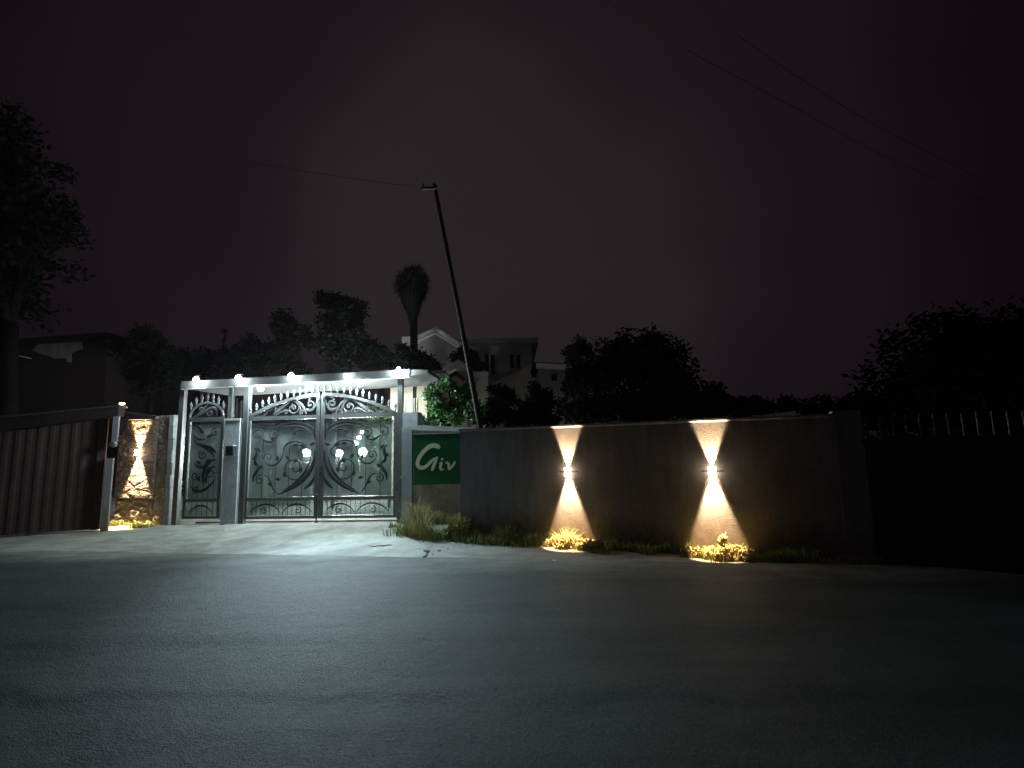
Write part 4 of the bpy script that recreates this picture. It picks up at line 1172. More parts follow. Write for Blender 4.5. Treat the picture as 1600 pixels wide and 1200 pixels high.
# ================================================================== houses behind
def slab_seg(mb, p0, p1, thick, depth, Y):
    """a sloping board in the façade plane from p0 to p1 (x,z pairs), thickness downward"""
    mb.hexa([(p0[0],Y,p0[1]-thick),(p1[0],Y,p1[1]-thick),(p1[0],Y+depth,p1[1]-thick),(p0[0],Y+depth,p0[1]-thick),
             (p0[0],Y,p0[1]),(p1[0],Y,p1[1]),(p1[0],Y+depth,p1[1]),(p0[0],Y+depth,p0[1])])
def xz(px, py, Y):
    p = at(px, py, Y); return (p.x, p.z)
def window(root, px0, py0, px1, py1, Y, n=2, arched=False):
    (x0, z1), (x1, z0) = xz(px0, py0, Y), xz(px1, py1, Y)
    fr = MB(); t = 0.07
    fr.box(((x0+x1)/2, Y-0.03, z1), (x1-x0+2*t, 0.10, t)); fr.box(((x0+x1)/2, Y-0.04, z0), (x1-x0+2*t+0.1, 0.14, t))
    for i in range(n+1):
        x = Z(x0, x1, i/n); fr.box((x, Y-0.03, (z0+z1)/2), (t if i in (0,n) else t*1.6, 0.09, z1-z0-t))
    f = fr.build('window', M['greywall'], root)
    g = MB(); g.box(((x0+x1)/2, Y-0.004, (z0+z1)/2), (x1-x0-0.01, 0.02, z1-z0-t)); g.build('pane', M['glass_dark'], f)

def house_big():
    Y = 26.0
    root = thing('two_storey_house', (at(690,700,Y).x, Y, 0), 'big pale house with a white trimmed gable behind the palm', 'house')
    # gabled wing
    ap = xz(681, 511, Y-0.6); l = xz(650, 525, Y-0.6); r = xz(722, 537, Y-0.6); ll = xz(628, 528, Y-0.6)
    x0, x1 = xz(640, 540, Y)[0], xz(716, 540, Y)[0]
    zc = xz(681, 517, Y)[1]; ze = min(xz(716,541,Y)[1], xz(650,532,Y)[1])
    mb = MB(); mb.prism([(x0,Y,-0.05),(x1,Y,-0.05),(x1,Y,ze),((ap[0]),Y,zc),(x0,Y,ze)], [(x0,Y+8,-0.05),(x1,Y+8,-0.05),(x1,Y+8,ze),((ap[0]),Y+8,zc),(x0,Y+8,ze)]); mb.build('gabled_wing', M['greywall'], root)
    for a, b in ((l, ap), (ap, r)):
        mb = MB(); slab_seg(mb, a, b, 0.22, 9.0, Y-0.62); mb.build('roof', M['trim'], root)
        # scalloped tile edge and second moulding
        mb = MB(); slab_seg(mb, (a[0], a[1]-0.26), (b[0], b[1]-0.26), 0.12, 0.25, Y-0.52)
        n = 22
        for i in range(n):
            t = (i+0.5)/n; x, z = Z(a[0], b[0], t), Z(a[1], b[1], t)
            mb.box((x, Y-0.66, z-0.10), (0.045, 0.06, 0.16))
        mb.build('tile_edge', M['trim'], root)
    mb = MB(); slab_seg(mb, (ll[0], l[1]-0.02), (l[0]-0.02, l[1]-0.02), 0.30, 6.0, Y-0.60); mb.build('eave', M['trim'], root)
    # right wing with paired windows
    X0, X1 = xz(724, 545, Y+1)[0], xz(831, 545, Y+1)[0]; zt = xz(790, 540, Y+1)[1]
    mb = MB(); mb.box(((X0+X1)/2, Y+4.5, zt/2), (X1-X0, 7.0, zt+0.06)); mb.build('right_wing', M['greywall'], root)
    mb = MB(); mb.box(((X0+X1)/2, Y+4.3, zt+0.16), (X1-X0+0.7, 7.8, 0.26)); mb.build('parapet', M['greywall'], root)
    window(root, 756.5, 553, 774.5, 586, Y+1, 2); window(root, 795.5, 553.5, 814.5, 577, Y+1, 2)
    # lean-to sloping gable wall in front of the right wing
    pts = [xz(762, 600, Y), xz(812, 579, Y), xz(831, 567, Y), xz(831, 690, Y), xz(762, 690, Y)]
    pts = [(p[0], max(-0.05, p[1])) for p in pts]
    mb = MB(); mb.prism([(x, Y+0.1, z) for x, z in pts], [(x, Y+0.95, z) for x, z in pts]); mb.build('lean_to', M['cream'], root)
house_big()
def house_front():
    Y = 20.0
    root = thing('gabled_porch', (at(717,700,Y).x, Y, 0), 'low cream porch with a stepped white gable behind the green shrub', 'porch')
    ap = xz(716.5, 562, Y); l = xz(692, 575.5, Y); r = xz(735, 574, Y); rr = xz(763, 581, Y)
    W0, W1 = xz(686, 590, Y)[0], xz(762, 590, Y)[0]
    zlow = xz(730, 586, Y)[1]
    mb = MB(); mb.prism([(W0,Y+.3,-.05),(W1,Y+.3,-.05),(W1,Y+.3,zlow-0.1),(r[0],Y+.3,r[1]-0.1),(ap[0],Y+.3,ap[1]-.12),(l[0],Y+.3,l[1]-.1),(W0,Y+.3,zlow-.2)],
                        [(W0,Y+4,-.05),(W1,Y+4,-.05),(W1,Y+4,zlow-0.1),(r[0],Y+4,r[1]-0.1),(ap[0],Y+4,ap[1]-.12),(l[0],Y+4,l[1]-.1),(W0,Y+4,zlow-.2)]); mb.build('wall', M['cream'], root)
    for a, b, th in ((l, ap, 0.24), (ap, r, 0.24), ((r[0]+0.02, rr[1]+0.03), rr, 0.20)):
        mb = MB(); slab_seg(mb, a, b, th, 3.6, Y-0.05)
        n = 14
        for i in range(n):
            t = (i+0.5)/n; mb.box((Z(a[0],b[0],t), Y-0.08, Z(a[1],b[1],t)-0.06), (0.045, 0.05, 0.10))
        mb.build('roof', M['trim'], root)
    # inner darker recess line and lower gable moulding
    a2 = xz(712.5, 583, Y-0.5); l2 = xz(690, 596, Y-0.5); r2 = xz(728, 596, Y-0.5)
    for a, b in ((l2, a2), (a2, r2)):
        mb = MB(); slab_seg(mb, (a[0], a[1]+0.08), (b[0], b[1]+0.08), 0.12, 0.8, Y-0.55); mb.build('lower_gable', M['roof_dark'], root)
    mb = MB(); mb.prism([(l2[0],Y-.4,-.05),(r2[0],Y-.4,-.05),(r2[0],Y-.4,r2[1]-.06),(a2[0],Y-.4,a2[1]-.06),(l2[0],Y-.4,l2[1]-.06)],[(l2[0],Y+.28,-.05),(r2[0],Y+.28,-.05),(r2[0],Y+.28,r2[1]-.06),(a2[0],Y+.28,a2[1]-.06),(l2[0],Y+.28,l2[1]-.06)]); mb.build('porch_front', M['cream'], root)
house_front()
def annex():
    Y = 23.0
    root = thing('flat_roofed_annex', (at(860,700,Y).x, Y, 0), 'small annex with a pale fascia strip, right of the big house', 'annex')
    x0, x1 = xz(842,590,Y)[0], xz(880,590,Y)[0]; zt = xz(860, 577, Y)[1]
    mb = MB(); mb.box(((x0+x1)/2, Y+2, zt/2), (x1-x0, 4, zt)); mb.build('wall', M['greywall'], root)
    a = xz(837, 570, Y); b = xz(881, 572, Y)
    mb = MB(); slab_seg(mb, a, b, 0.24, 0.25, Y-0.5); mb.build('fascia', M['trim'], root)
    a = xz(832, 567, Y); b = xz(878, 568.5, Y)
    mb = MB(); slab_seg(mb, a, b, 0.10, 4.5, Y-0.24); mb.build('roof', M['roof_dark'], root)
    window(root, 860, 583, 872, 596, Y, 1)
annex()
def lodge():
    Y = 15.5
    root = thing('cream_lodge', (at(650,700,Y).x, Y, 0), 'cream wall and dark post of a lodge showing between the canopy end and the shrub', 'lodge')
    x0, x1 = xz(610,620,Y)[0], xz(667,620,Y)[0]; zt = xz(650, 592, Y)[1]
    mb = MB(); mb.box(((x0+x1)/2, Y+1.5, zt/2), (x1-x0, 3, zt)); mb.build('wall', M['cream'], root)
    mb = MB(); mb.box(((x0+x1)/2+0.25, Y+1.2, zt+0.06), (x1-x0+0.9, 4.2, 0.10)); mb.build('roof', M['roof_dark'], root)
    x = xz(648, 620, Y-0.5)[0]
    mb = MB(); mb.box((x, Y-0.5, zt/2), (0.10, 0.10, zt)); mb.build('porch_post', M['wood_pole'], root)
lodge()

# far gabled house on the left and far white roof on the right
def far_left_house():
    Y = 24.0
    root = thing('left_house', (at(90,700,Y).x, Y, 0), 'dark house with a dimly lit pale panel under its roof, far left', 'house')
    P = [xz(-60,700,Y), xz(165,700,Y), xz(165,560,Y), xz(172,540,Y), xz(160,519,Y), xz(22,530,Y), xz(-60,545,Y)]
    P = [(p[0], p[1] if i > 1 else -0.05) for i, p in enumerate(P)]
    mb = MB(); mb.prism([(x,Y,z) for x,z in P], [(x,Y+7,z) for x,z in P]); mb.build('wall', M['roof_dark'], root)
    a, b = xz(16,531,Y-0.5), xz(166,518,Y-0.5)
    mb = MB(); slab_seg(mb, a, b, 0.14, 8, Y-0.5); mb.build('roof', M['roof_dark'], root)
    Q = [xz(52,548,Y), xz(60,538,Y), xz(128,534,Y), xz(130,545,Y), xz(112,552,Y), xz(112,566,Y), xz(106,566,Y), xz(104,560,Y), xz(86,560,Y)]
    mb = MB(); mb.prism([(x,Y-0.06,z) for x,z in Q][::-1], [(x,Y-0.01,z) for x,z in Q][::-1]); mb.build('pale_panel', M['plaster_dark'], root)
    for (u0,v0,u1,v1) in ((24,554,46,559),):
        a, b = xz(u0,v0,Y-0.3), xz(u1,v1,Y-0.3); mb = MB(); slab_seg(mb, a, b, 0.04, 0.1, Y-0.3); mb.build('gutter', M['trim'], root)
far_left_house()
def far_roof():
    Y = 40.0
    root = thing('distant_house', (at(1212,700,Y).x, Y, 0), 'distant pale sloping roof showing above the dark wall on the right', 'house')
    P = [xz(1178,656,Y), xz(1230,643.5,Y), xz(1243,642,Y), xz(1243,657.5,Y), xz(1226,657,Y)]
    mb = MB(); mb.prism([(x,Y,z) for x,z in P][::-1], [(x,Y+5,z) for x,z in P][::-1]); mb.build('roof', M['trim'], root)
    x0, x1 = P[0][0]+0.5, P[2][0]-0.2; zt = P[0][1]-0.3
    mb = MB(); mb.box(((x0+x1)/2, Y+2.6, zt/2), (x1-x0, 4.4, zt)); mb.build('wall', M['roof_dark'], root)
far_roof()
def dot_light(px, py, Y, r_, m, label):
    c = at(px, py, Y)
    root = thing('distant_lamp', (c.x, c.y, 0), label, 'lamp', 'tiny far lamps')
    mb = MB(); mb.tube([(c.x, c.y+0.1, 0), (c.x, c.y+0.1, c.z)], 0.05, 5); mb.build('pole', M['black'], root)
    mb = MB(); mb.ball(c, r_, 8, 6); mb.build('bulb', M[m], root, smooth=True)
dot_light(1156, 648.5, 45, 0.075, 'far_dot', 'tiny white far lamp just left of the distant pale roof')
dot_light(896, 553, 20, 0.05, 'far_dim', 'very faint far lamp at the left edge of the big round tree')

# ================================================================== palm
def palm():
    Y = 21.0
    c = at(645, 436, Y); base = (at(648, 700, Y).x, Y, 0)
    root = thing('fan_palm', base, 'tall fan palm silhouette with a shaggy skirt above the gate canopy', 'palm tree')
    mb = MB()
    ctr = Vector((c.x, Y, c.z - 0.1))
    pts = [Vector((base[0], Y, -0.1)), Vector((base[0]+0.05, Y, 2)), Vector((base[0]-0.02, Y, ctr.z*0.55)), ctr]
    mb.tube(pts, [0.26, 0.19, 0.17, 0.16], 9); mb.build('trunk', M['bark'], root, smooth=True)
    V = []
    def frond(dirv, L, R_, nb=15, droop=0.25):
        d = dirv.normalized(); side = d.cross(Vector((0,0,1)))
        side = side.normalized() if side.length > 1e-3 else Vector((1,0,0))
        up = side.cross(d)
        tip = ctr + d*L - Vector((0,0,droop*L*0.3))
        V.append([ctr+side*0.02, ctr-side*0.02, tip-side*0.015, tip+side*0.015])
        for i in range(nb):
            a = (i/(nb-1)-0.5)*math.pi*1.25
            e = (d*math.cos(a) + side*math.sin(a)).normalized()
            ee = tip + e*R_*random.uniform(0.8,1.05) - Vector((0,0,R_*0.35*random.uniform(0.4,1.2))) + up*random.uniform(-.05,.05)
            w = e.cross(up).normalized()*0.035
            V.append([tip, tip.lerp(ee,0.5)+w, ee, tip.lerp(ee,0.5)-w])
    for i in range(70):
        a = i*2.39996; el = random.uniform(-0.75, 1.35)
        frond(Vector((math.cos(a)*math.cos(el), math.sin(a)*math.cos(el), math.sin(el))), random.uniform(0.30, 0.52), random.uniform(0.45, 0.70))
    quads('crown', np.array([[tuple(p) for p in q] for q in V]), M['leaf_palm'], root)
    S = []
    for i in range(1500):
        a = random.uniform(0, 6.283); h = random.uniform(0, 1.75)
        rad = 0.80*(1-h/2.15)**1.2*random.uniform(0.6, 1.05)
        p = ctr + Vector((rad*math.cos(a), rad*math.sin(a), -h+0.15)); q = p + Vector((math.cos(a)*0.04, math.sin(a)*0.04, -random.uniform(0.25,0.5)))
        w = Vector((-math.sin(a), math.cos(a), 0))*0.03
        S.append([p-w, p+w, q+w*0.3, q-w*0.3])
    quads('dead_frond_skirt', np.array([[tuple(p) for p in q] for q in S]), M['leaf_palm'], root)
palm()

# ================================================================== utility pole, leaning, with its wires
def pole():
    Y = 10.3
    b = at(749, 671, Y); t = at(679, 288, Y)
    v = (b - t).normalized(); k = (b.z+0.1)/(-v.z); g = b + v*k
    root = thing('utility_pole', (g.x, Y, 0), 'leaning dark utility pole rising from behind the wall just right of the sign', 'utility pole')
    mb = MB(); mb.tube([g, g.lerp(t, 0.33)+Vector((0.03,0,0)), g.lerp(t, 0.66)+Vector((0.02,0,0)), t], [0.066, 0.060, 0.050, 0.040], 10); mb.build('shaft', M['wood_pole'], root, smooth=True)
    c = at(671, 294, Y-0.1)
    mb = MB(); mb.box((c.x, Y-0.1, c.z), (0.36, 0.05, 0.05)); mb.build('cross_arm', M['wood_pole'], root)
    for dx in (-0.14, 0.10):
        mb = MB(); mb.lathe((c.x+dx, Y-0.1, c.z+0.027), [(0.008,0),(0.008,0.03),(0.022,0.04),(0.018,0.06),(0.024,0.07),(0.012,0.085)], 8); mb.build('insulator', M['roof_dark'], root, smooth=True)
    # wire to the left
    P = [at(662, 292, Y), at(640, 290.5, 13), at(600, 286, 15), at(560, 280, 18), at(480, 268, 26), at(380, 252, 40)]
    o = MB(); o.tube(P, 0.009, 5); w = o.build('overhead_wire', M['cable'], loc=P[0]); tag(w, 'thin overhead wire leading left from the top of the leaning pole', 'wire', 'overhead wires')
    for pts, lab in (((( 900,-30,5.5),(1050,65,7),(1240,167,9.5),(1400,252,12.5),(1620,350,19)), 'longer faint overhead wire crossing the upper right sky, nearer the pole'),
                     (((1060,-20,5.5),(1160,60,7),(1270,135,9),(1400,212,12),(1620,322,19)), 'fainter overhead wire crossing the upper right sky, the outer of two')):
        P = [at(*p) for p in pts]
        Q = [Vector(p) for p in catmull([tuple(p) for p in P], 8)]
        o = MB(); o.tube(Q, 0.004, 5); w = o.build('overhead_wire', M['cable'], loc=Q[0]); tag(w, lab, 'wire', 'overhead wires')
pole()

# ================================================================== trees and shrubs
def gnd(px, Y): return (at(px, 700, Y).x, Y, 0)
# bright shrub right behind the sign wall
tree('garden_shrub', gnd(700, 11.9), blobs_px([(690,640,26,20),(668,655,14,12),(712,622,22,20),(700,600,18,14),(735,645,20,22),(676,622,16,16),(730,612,16,16),(715,655,24,14),(690,660,20,12)], 11.9, 0.5, 0.15), 9000, 0.085, M['leaf_green'],
     'leafy shrub lit green just above the sign wall', 'shrub', None, 0.05, 'foliage')
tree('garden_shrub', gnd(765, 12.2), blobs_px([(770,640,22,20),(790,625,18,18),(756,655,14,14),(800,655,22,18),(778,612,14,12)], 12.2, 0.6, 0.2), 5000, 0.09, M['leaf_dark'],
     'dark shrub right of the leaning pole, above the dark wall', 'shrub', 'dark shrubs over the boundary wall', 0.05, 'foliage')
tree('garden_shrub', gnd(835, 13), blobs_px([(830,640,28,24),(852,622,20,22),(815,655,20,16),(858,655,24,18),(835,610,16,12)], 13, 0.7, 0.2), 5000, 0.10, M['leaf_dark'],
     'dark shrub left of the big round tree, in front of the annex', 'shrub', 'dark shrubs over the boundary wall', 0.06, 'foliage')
# shadow-dark tree parts around the house
tree('garden_tree', gnd(655, 18.0), blobs_px([(640,560,20,16),(660,562,20,15),(676,572,14,12),(632,548,12,12),(655,580,18,10)], 18.0, 1.0, 0.3), 4500, 0.14, M['leaf_dark'],
     'dark leafy tree hiding the left foot of the big gable, behind the canopy end', 'tree', None, 0.12)
tree('garden_tree', gnd(728, 22), blobs_px([(724,556,16,14),(738,558,12,12),(712,562,12,10),(745,572,10,10)], 22, 0.8, 0.3), 3500, 0.16, M['leaf_dark'],
     'dark tree standing between the big gable and the paired windows', 'tree', None, 0.12)
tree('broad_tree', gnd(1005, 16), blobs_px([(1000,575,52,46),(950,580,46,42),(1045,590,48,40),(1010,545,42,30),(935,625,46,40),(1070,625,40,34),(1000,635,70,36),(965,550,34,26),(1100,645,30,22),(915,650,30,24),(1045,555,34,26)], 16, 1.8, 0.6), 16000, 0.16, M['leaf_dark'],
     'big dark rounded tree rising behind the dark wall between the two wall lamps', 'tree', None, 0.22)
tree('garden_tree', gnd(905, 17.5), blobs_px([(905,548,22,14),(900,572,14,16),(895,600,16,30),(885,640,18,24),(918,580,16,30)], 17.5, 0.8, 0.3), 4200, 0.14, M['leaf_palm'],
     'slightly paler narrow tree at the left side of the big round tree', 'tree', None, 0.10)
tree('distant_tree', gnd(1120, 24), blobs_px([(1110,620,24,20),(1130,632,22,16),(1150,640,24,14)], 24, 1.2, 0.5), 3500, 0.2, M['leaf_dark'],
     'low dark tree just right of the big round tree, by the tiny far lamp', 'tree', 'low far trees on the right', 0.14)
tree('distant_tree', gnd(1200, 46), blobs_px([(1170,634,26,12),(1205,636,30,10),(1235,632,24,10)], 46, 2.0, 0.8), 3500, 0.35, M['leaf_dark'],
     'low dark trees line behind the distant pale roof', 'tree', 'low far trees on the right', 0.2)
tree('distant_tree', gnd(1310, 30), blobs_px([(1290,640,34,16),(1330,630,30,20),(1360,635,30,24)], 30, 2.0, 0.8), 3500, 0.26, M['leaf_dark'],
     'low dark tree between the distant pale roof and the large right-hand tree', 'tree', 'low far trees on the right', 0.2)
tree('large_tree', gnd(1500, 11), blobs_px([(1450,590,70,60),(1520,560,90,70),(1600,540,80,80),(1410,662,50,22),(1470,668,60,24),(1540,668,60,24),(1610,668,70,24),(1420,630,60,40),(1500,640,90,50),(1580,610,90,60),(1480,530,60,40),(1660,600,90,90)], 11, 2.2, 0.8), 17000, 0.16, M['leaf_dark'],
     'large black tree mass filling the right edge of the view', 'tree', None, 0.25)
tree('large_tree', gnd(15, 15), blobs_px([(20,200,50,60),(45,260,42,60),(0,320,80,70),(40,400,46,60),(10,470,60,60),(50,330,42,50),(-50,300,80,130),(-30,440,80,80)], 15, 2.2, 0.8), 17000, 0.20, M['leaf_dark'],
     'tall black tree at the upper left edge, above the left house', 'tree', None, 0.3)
for px, Y, bl, n, lab in (
    (455, 20, [(450,512,20,22),(440,545,26,26),(470,530,20,22),(455,575,30,18)], 4500, 'dark tree behind the canopy, above the left gate leaf'),
    (528, 19, [(515,470,16,20),(540,475,22,22),(560,490,16,22),(530,500,30,26),(525,540,34,30),(565,530,20,28),(540,570,40,20)], 6500, 'tallest dark tree behind the canopy, above the centre of the gates'),
    (600, 20, [(590,550,24,20),(612,560,22,18),(575,570,24,18)], 4000, 'low dark tree behind the canopy, left of the palm trunk'),
    (400, 21, [(390,545,26,20),(370,555,24,20),(405,560,30,18),(385,578,30,14)], 4000, 'low dark tree behind the canopy, above the letter box pier'),
    (235, 19, [(225,530,30,22),(245,548,30,24),(205,545,24,22),(265,572,30,18),(225,575,40,20),(235,600,50,22)], 5500, 'dark tree between the left house and the canopy'),
    (310, 22, [(290,568,24,16),(315,565,24,16),(300,580,34,12)], 3500, 'low dark tree above the left end of the canopy')):
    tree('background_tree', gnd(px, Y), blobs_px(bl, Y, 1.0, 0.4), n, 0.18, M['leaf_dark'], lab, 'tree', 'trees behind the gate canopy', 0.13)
# conifer spike
Y = 21; g = gnd(341, Y); zt = at(341, 508, Y).z; zb = at(341, 585, Y).z
Bl = [(g[0], Y, Z(zb-1.0, zt, t), 0.75*(1-t)+0.05, 0.75*(1-t)+0.05, 0.28) for t in np.linspace(0, 0.97, 10)]
tree('conifer', g, Bl, 4000, 0.15, M['leaf_dark'], 'small dark pointed conifer behind the canopy, above the pedestrian gate', 'tree', None, 0.1)
# hedge behind the yard seen through the gates
def hedge(name, a, b, h, w, n, m, label):
    root = thing(name, ((a[0]+b[0])/2, (a[1]+b[1])/2, 0), label, 'hedge')
    k = 14; Bl = []
    for i in range(k):
        t = (i+0.5)/k
        for hh in np.arange(0.3, h, 0.45):
            Bl.append((Z(a[0],b[0],t), Z(a[1],b[1],t), hh*random.uniform(0.9,1.08), 0.45, w, 0.34))
    quads('foliage', leaf_quads(Bl, n, 0.12), m, root)
    for i in range(7):
        t = (i+0.5)/7; x, y = Z(a[0],b[0],t), Z(a[1],b[1],t)
        mb = MB(); mb.tube([(x,y,-.02),(x+.05,y,h*0.5),(x-.03,y,h*0.8)], [0.05,0.035,0.015], 5)
        mb.build('stem', M['bark'], root)
hedge('hedge', (at(500,700,14.6).x, 18.2), (at(640,700,15).x, 17.6), 3.4, 0.5, 9000, M['leaf_hedge'], 'green hedge at the back of the yard, seen over and through the right gate leaf')
hedge('hedge', (at(250,700,19).x, 19.4), (at(455,700,19).x, 19.4), 2.3, 0.6, 7000, M['leaf_dark'], 'dark hedge at the back of the yard behind the left gate leaf')

# right-hand dark metal fence with pickets
RF = Plane(DW.W(DW.L+0.31, 0, 0), DW.W(DW.L+3.6, 0, 0.25))
def right_fence():
    root = thing('picket_gate', RF.W(RF.L/2, 0, 0), 'nearly black sheet metal gate with faint pickets on top, far right', 'gate')
    mb = MB(); mb.pbox(RF, 0, RF.L, 0.06, 1.55, -0.02, 0.0); mb.build('sheet', M['black'], root)
    for q0, q1 in ((1.55, 1.61), (0.02, 0.06)):
        mb = MB(); mb.pbox(RF, 0, RF.L, q0, q1, -0.03, 0.015); mb.build('rail', M['iron_dark'], root)
    n = 24
    for i in range(n):
        s = (i+0.5)/n*RF.L
        mb = MB(); mb.lathe(RF.W(s, 1.61, -0.01), [(0.011,0),(0.011,0.22),(0.02,0.24),(0.003,0.30)], 6); mb.build('picket', M['black'], root)
right_fence()

# ================================================================== verge: grass, weeds, litter, pebbles
def blades(P, h, w, m, name, label=None, cat=None, group=None, kind=None, lean=0.75, parent=None, loc=None):
    n = len(P); a = rng.uniform(0, 2*np.pi, n)
    H = h*rng.uniform(0.35, 1.25, n)*np.array([max(0.25, 0.95 + 1.5*mnoise.noise(Vector((q[0]*3.1, q[1]*3.1, 8)))) for q in P])
    dx = np.cos(a); dy = np.sin(a); L = H*lean*rng.uniform(0.2, 1.6, n)
    px_, py_ = -dy*w, dx*w
    b0 = np.stack([P[:,0]-px_, P[:,1]-py_, P[:,2]-0.01], 1); b1 = np.stack([P[:,0]+px_, P[:,1]+py_, P[:,2]-0.01], 1)
    m0 = np.stack([P[:,0]+dx*L*0.35+px_*0.8, P[:,1]+dy*L*0.35+py_*0.8, P[:,2]+H*0.6], 1); m1 = np.stack([P[:,0]+dx*L*0.35-px_*0.8, P[:,1]+dy*L*0.35-py_*0.8, P[:,2]+H*0.6], 1)
    t = np.stack([P[:,0]+dx*L, P[:,1]+dy*L, P[:,2]+H], 1)
    V = np.concatenate([np.stack([b0,b1,m0,m1],1), np.stack([m1,m0,t,t+np.array([0.001,0,0])],1)], 0)
    o = quads(name, V, m, parent, loc)
    return tag(o, label, cat, group, kind)
def strip(n, pl, s0, s1, d0, d1, dens=None):
    s = rng.uniform(s0, s1, n); d = d0 + (d1-d0)*rng.uniform(0, 1, n)**1.4
    keep = np.array([mnoise.noise(Vector((x*1.7, y*2.5, 3))) > -0.15 + 0.5*(y-d0)/(d1-d0) - (0.2 if y < d0+0.12 else 0) for x, y in zip(s, d)])
    s, d = s[keep], d[keep]
    A = np.array([tuple(pl.W(x, 0, y)) for x, y in zip(s, d)])
    return A
s1v = GP.P(627, 815)[0]
g1 = strip(7000, GP, s1v, s1v+1.9, 0.16, 1.0)
blades(g1, 0.15, 0.0045, M['grass'], 'verge_grass', kind='stuff', loc=(-1.8, 10.6, 0))
g1b = strip(2200, GP, s1v+0.15, s1v+1.5, 0.18, 0.6)
blades(g1b, 0.30, 0.004, M['grass_dry'], 'tall_dry_grass', kind='stuff', loc=(-1.8, 10.7, 0))
g2 = strip(15000, DW, 0.0, DW.L+0.3, 0.02, 0.48)
blades(g2, 0.13, 0.0045, M['grass'], 'wall_foot_grass', kind='stuff', loc=(1.5, 8.2, 0))
g3 = strip(2600, GP, SA-0.1, SB+0.25, 0.12, 0.5)
blades(g3, 0.09, 0.0045, M['grass'], 'stone_wall_grass', kind='stuff', loc=(-7.5, 11.4, 0))

def clump(loc, r_, h, n, label, m='grass_dry', name='weed_clump', leaf=0.07):
    root = thing(name, loc, label, 'weeds', 'weed clumps along the verge')
    k = 6; Bl = []
    for i in range(k):
        a = random.uniform(0, 6.28); q = random.uniform(0, r_)
        Bl.append((loc[0]+q*math.cos(a), loc[1]+q*math.sin(a)*0.6, h*random.uniform(0.3,0.6), r_*0.5, r_*0.35, h*0.45))
    V = leaf_quads(Bl, n, leaf); V[:,:,2] = np.maximum(V[:,:,2], 0.005)
    quads('leaves', V, M[m], root)
    P = np.stack([loc[0]+rng.normal(0, r_*0.5, n//3), loc[1]+rng.normal(0, r_*0.3, n//3), np.zeros(n//3)], 1)
    blades(P, h*0.8, 0.004, M[m], 'stalk_tuft', parent=root)
    return root
def dwp(px, d): 
    s = DW.P(px, 840, d)[0]; return tuple(DW.W(s, 0, d))
for px, d_, r_, h_, n_, lab in ((862,0.16,0.15,0.11,900,'low weed clump at the far left of the glow under the left wall lamp'), (880,0.26,0.17,0.12,1300,'low weed clump left of centre in the glow under the left wall lamp'),
    (897,0.16,0.19,0.17,1500,'tallest weed clump in the centre of the glow under the left wall lamp'), (914,0.26,0.17,0.12,1300,'low weed clump right of centre in the glow under the left wall lamp'), (934,0.18,0.15,0.14,900,'low weed clump at the far right of the glow under the left wall lamp'),
    (1084,0.22,0.16,0.12,900,'low weed clump at the far left of the glow under the right wall lamp'), (1103,0.20,0.18,0.14,1400,'low weed clump left of centre in the glow under the right wall lamp'),
    (1126,0.34,0.17,0.11,1200,'low weed clump nearest the road in the glow under the right wall lamp'), (1146,0.24,0.20,0.16,1500,'tallest weed clump right of centre in the glow under the right wall lamp'), (1168,0.22,0.15,0.13,900,'low weed clump at the far right of the glow under the right wall lamp')):
    clump(dwp(px, d_), r_, h_, n_, lab, leaf=0.045)
def bushy_weed(p, h, label):
    root = thing('tall_weed', p, label, 'weed')
    Bl = [(p[0]+random.uniform(-.05,.05), p[1]+random.uniform(-.03,.03), h*t, 0.055, 0.05, 0.04) for t in (0.6,0.7,0.8,0.9,0.95)]
    quads('leaves', leaf_quads(Bl, 160, 0.045), M['grass_dry'], root)
    mb = MB()
    for _ in range(4): mb.tube([(p[0],p[1],-.01),(p[0]+random.uniform(-.02,.02),p[1],h*0.5),(p[0]+random.uniform(-.05,.05),p[1],h*0.9)], 0.004, 5)
    mb.build('stem', M['grass_dry'], root)
bushy_weed(dwp(1128, 0.28), 0.30, 'small upright weed standing in the beam of the right wall lamp')
c = GP.W(*GP.P(713, 838, 0.8)[:1], 0, 0.8)
c = G(716, 842)
root = thing('dry_bush', (c.x, c.y, 0), 'tangled dry bush on the verge below the right end of the sign', 'bush')
Bl = [(c.x+random.uniform(-.14,.14), c.y+random.uniform(-.08,.08), random.uniform(0.10,0.30), 0.14, 0.12, 0.10) for _ in range(8)]
quads('twigs', leaf_quads(Bl, 1400, 0.075), M['grass_dry'], root)
mb = MB()
for _ in range(26):
    a = random.uniform(0,6.28); mb.tube([(c.x,c.y,0), (c.x+0.10*math.cos(a), c.y+0.08*math.sin(a), random.uniform(.12,.26)), (c.x+0.24*math.cos(a), c.y+0.18*math.sin(a), random.uniform(.15,.42))], 0.004, 4)
mb.build('branches', M['grass_dry'], root)
for px, py, hgt, lab in ((640, 836, 0.20, 'green grass tuft at the foot of the wide pier'), (664, 838, 0.30, 'tallest grass tuft under the left half of the sign'), (690, 842, 0.22, 'grass tuft under the middle of the sign'), (748, 846, 0.18, 'creeping weed patch right of the dry bush'), (785, 848, 0.17, 'creeping weed patch midway between the dry bush and the left wall lamp'), (820, 850, 0.13, 'creeping weed patch nearest the left wall lamp beam')):
    p = G(px, py)
    root = thing('grass_tuft', (p.x, p.y, 0), lab, 'grass tuft', 'tufts along the verge')
    n = 500
    P = np.stack([p.x+rng.normal(0, 0.17, n), p.y+rng.normal(0, 0.12, n), np.zeros(n)], 1)
    blades(P, hgt, 0.005, M['grass'] if px != 664 else M['grass_dry'], 'blades', parent=root, lean=0.6)

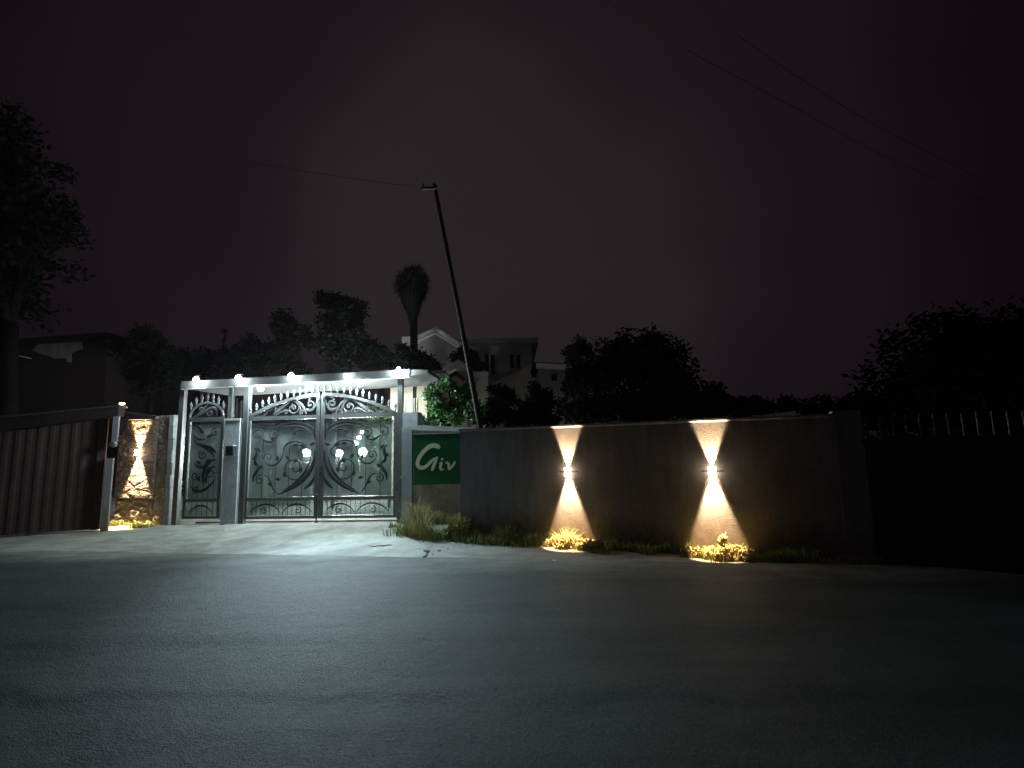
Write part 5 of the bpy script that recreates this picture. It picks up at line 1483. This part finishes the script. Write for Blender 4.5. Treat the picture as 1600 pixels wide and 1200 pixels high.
def pebble(p, r_, m, name, label, cat, group, seed):
    mb = MB(); mb.ball((0,0,0), r_, 9, 6, 0.55)
    vs = []
    for v in mb.v:
        k = 1 + 0.30*mnoise.noise(Vector(v)/r_*1.3 + Vector((seed,0,0)))
        vs.append((p.x+v[0]*k, p.y+v[1]*k, r_*0.42+v[2]*k))
    mb.v = vs
    return tag(mb.build(name, M[m], loc=(p.x, p.y, 0)), label, cat, group)
peb = [(665,862,0.035,'largest loose stone on the verge below the sign'),(686,861,0.03,'dark loose stone beside the drain crack below the sign'),(655,858,0.018,'tiny stone left of the two larger ones below the sign'),
       (676,866,0.02,'small stone nearest the road below the sign'),(700,858,0.018,'small stone farthest right below the sign'),(450,866,0.016,'small stone on the driveway edge below the gate centre'),
       (380,858,0.018,'small stone on the driveway below the left gate leaf'),(610,852,0.022,'stone at the right end of the driveway crack')]
for i, (px, py, r_, lab) in enumerate(peb): pebble(G(px, py), r_, 'rock', 'pebble', lab, 'stone', 'loose stones on the verge', i)
def scrap(px, py, w, lab, seed):
    p = G(px, py, 0.0); random.seed(seed); mb = MB()
    top = []; 
    for i in range(7):
        a = i/7*6.283; r_ = w*random.uniform(0.6, 1.1); top.append(Vector((p.x+r_*math.cos(a), p.y+r_*0.6*math.sin(a), 0.022+random.uniform(0, w*0.5))))
    mb.prism(top, [q - Vector((0,0,0.004)) for q in top])
    tag(mb.build('paper_scrap', M['litter'], loc=(p.x, p.y, 0)), lab, 'litter', 'scraps of litter')
scrap(586, 861, 0.03, 'white paper scrap on the driveway below the right gate leaf', 1)
scrap(264, 837, 0.04, 'white paper scrap on the dusty verge below the stone wall', 2)
scrap(866, 879, 0.04, 'white paper scrap at the road edge below the left wall lamp', 3)
# crack across the driveway
mb = MB(); P = [G(575,852,0.014), G(583,854,0.014), G(592,852.5,0.014), G(600,853,0.014), G(607,851.5,0.014), G(614,852,0.014)]
mb.tube(P, [0.006,0.018,0.022,0.03,0.022,0.006], 6, flat=(Vector((0,0,1)), 0.25))
tag(mb.build('driveway_crack', M['roof_dark']), kind='structure')

# ================================================================== thin night haze over the whole place
hz = bpy.data.materials.new('night_haze'); hz.use_nodes = True
t = hz.node_tree
for n in list(t.nodes): t.nodes.remove(n)
o = nn(t, 'ShaderNodeOutputMaterial'); pv = nn(t, 'ShaderNodeVolumePrincipled')
pv.inputs['Color'].default_value = (0.95, 0.85, 0.95, 1); pv.inputs['Density'].default_value = 0.00035; pv.inputs['Anisotropy'].default_value = 0.3
t.links.new(pv.outputs[0], o.inputs['Volume'])
mb = MB(); mb.box((0, 0, 11.5), (1500, 1500, 25.2))
tag(mb.build('haze', hz), kind='stuff')
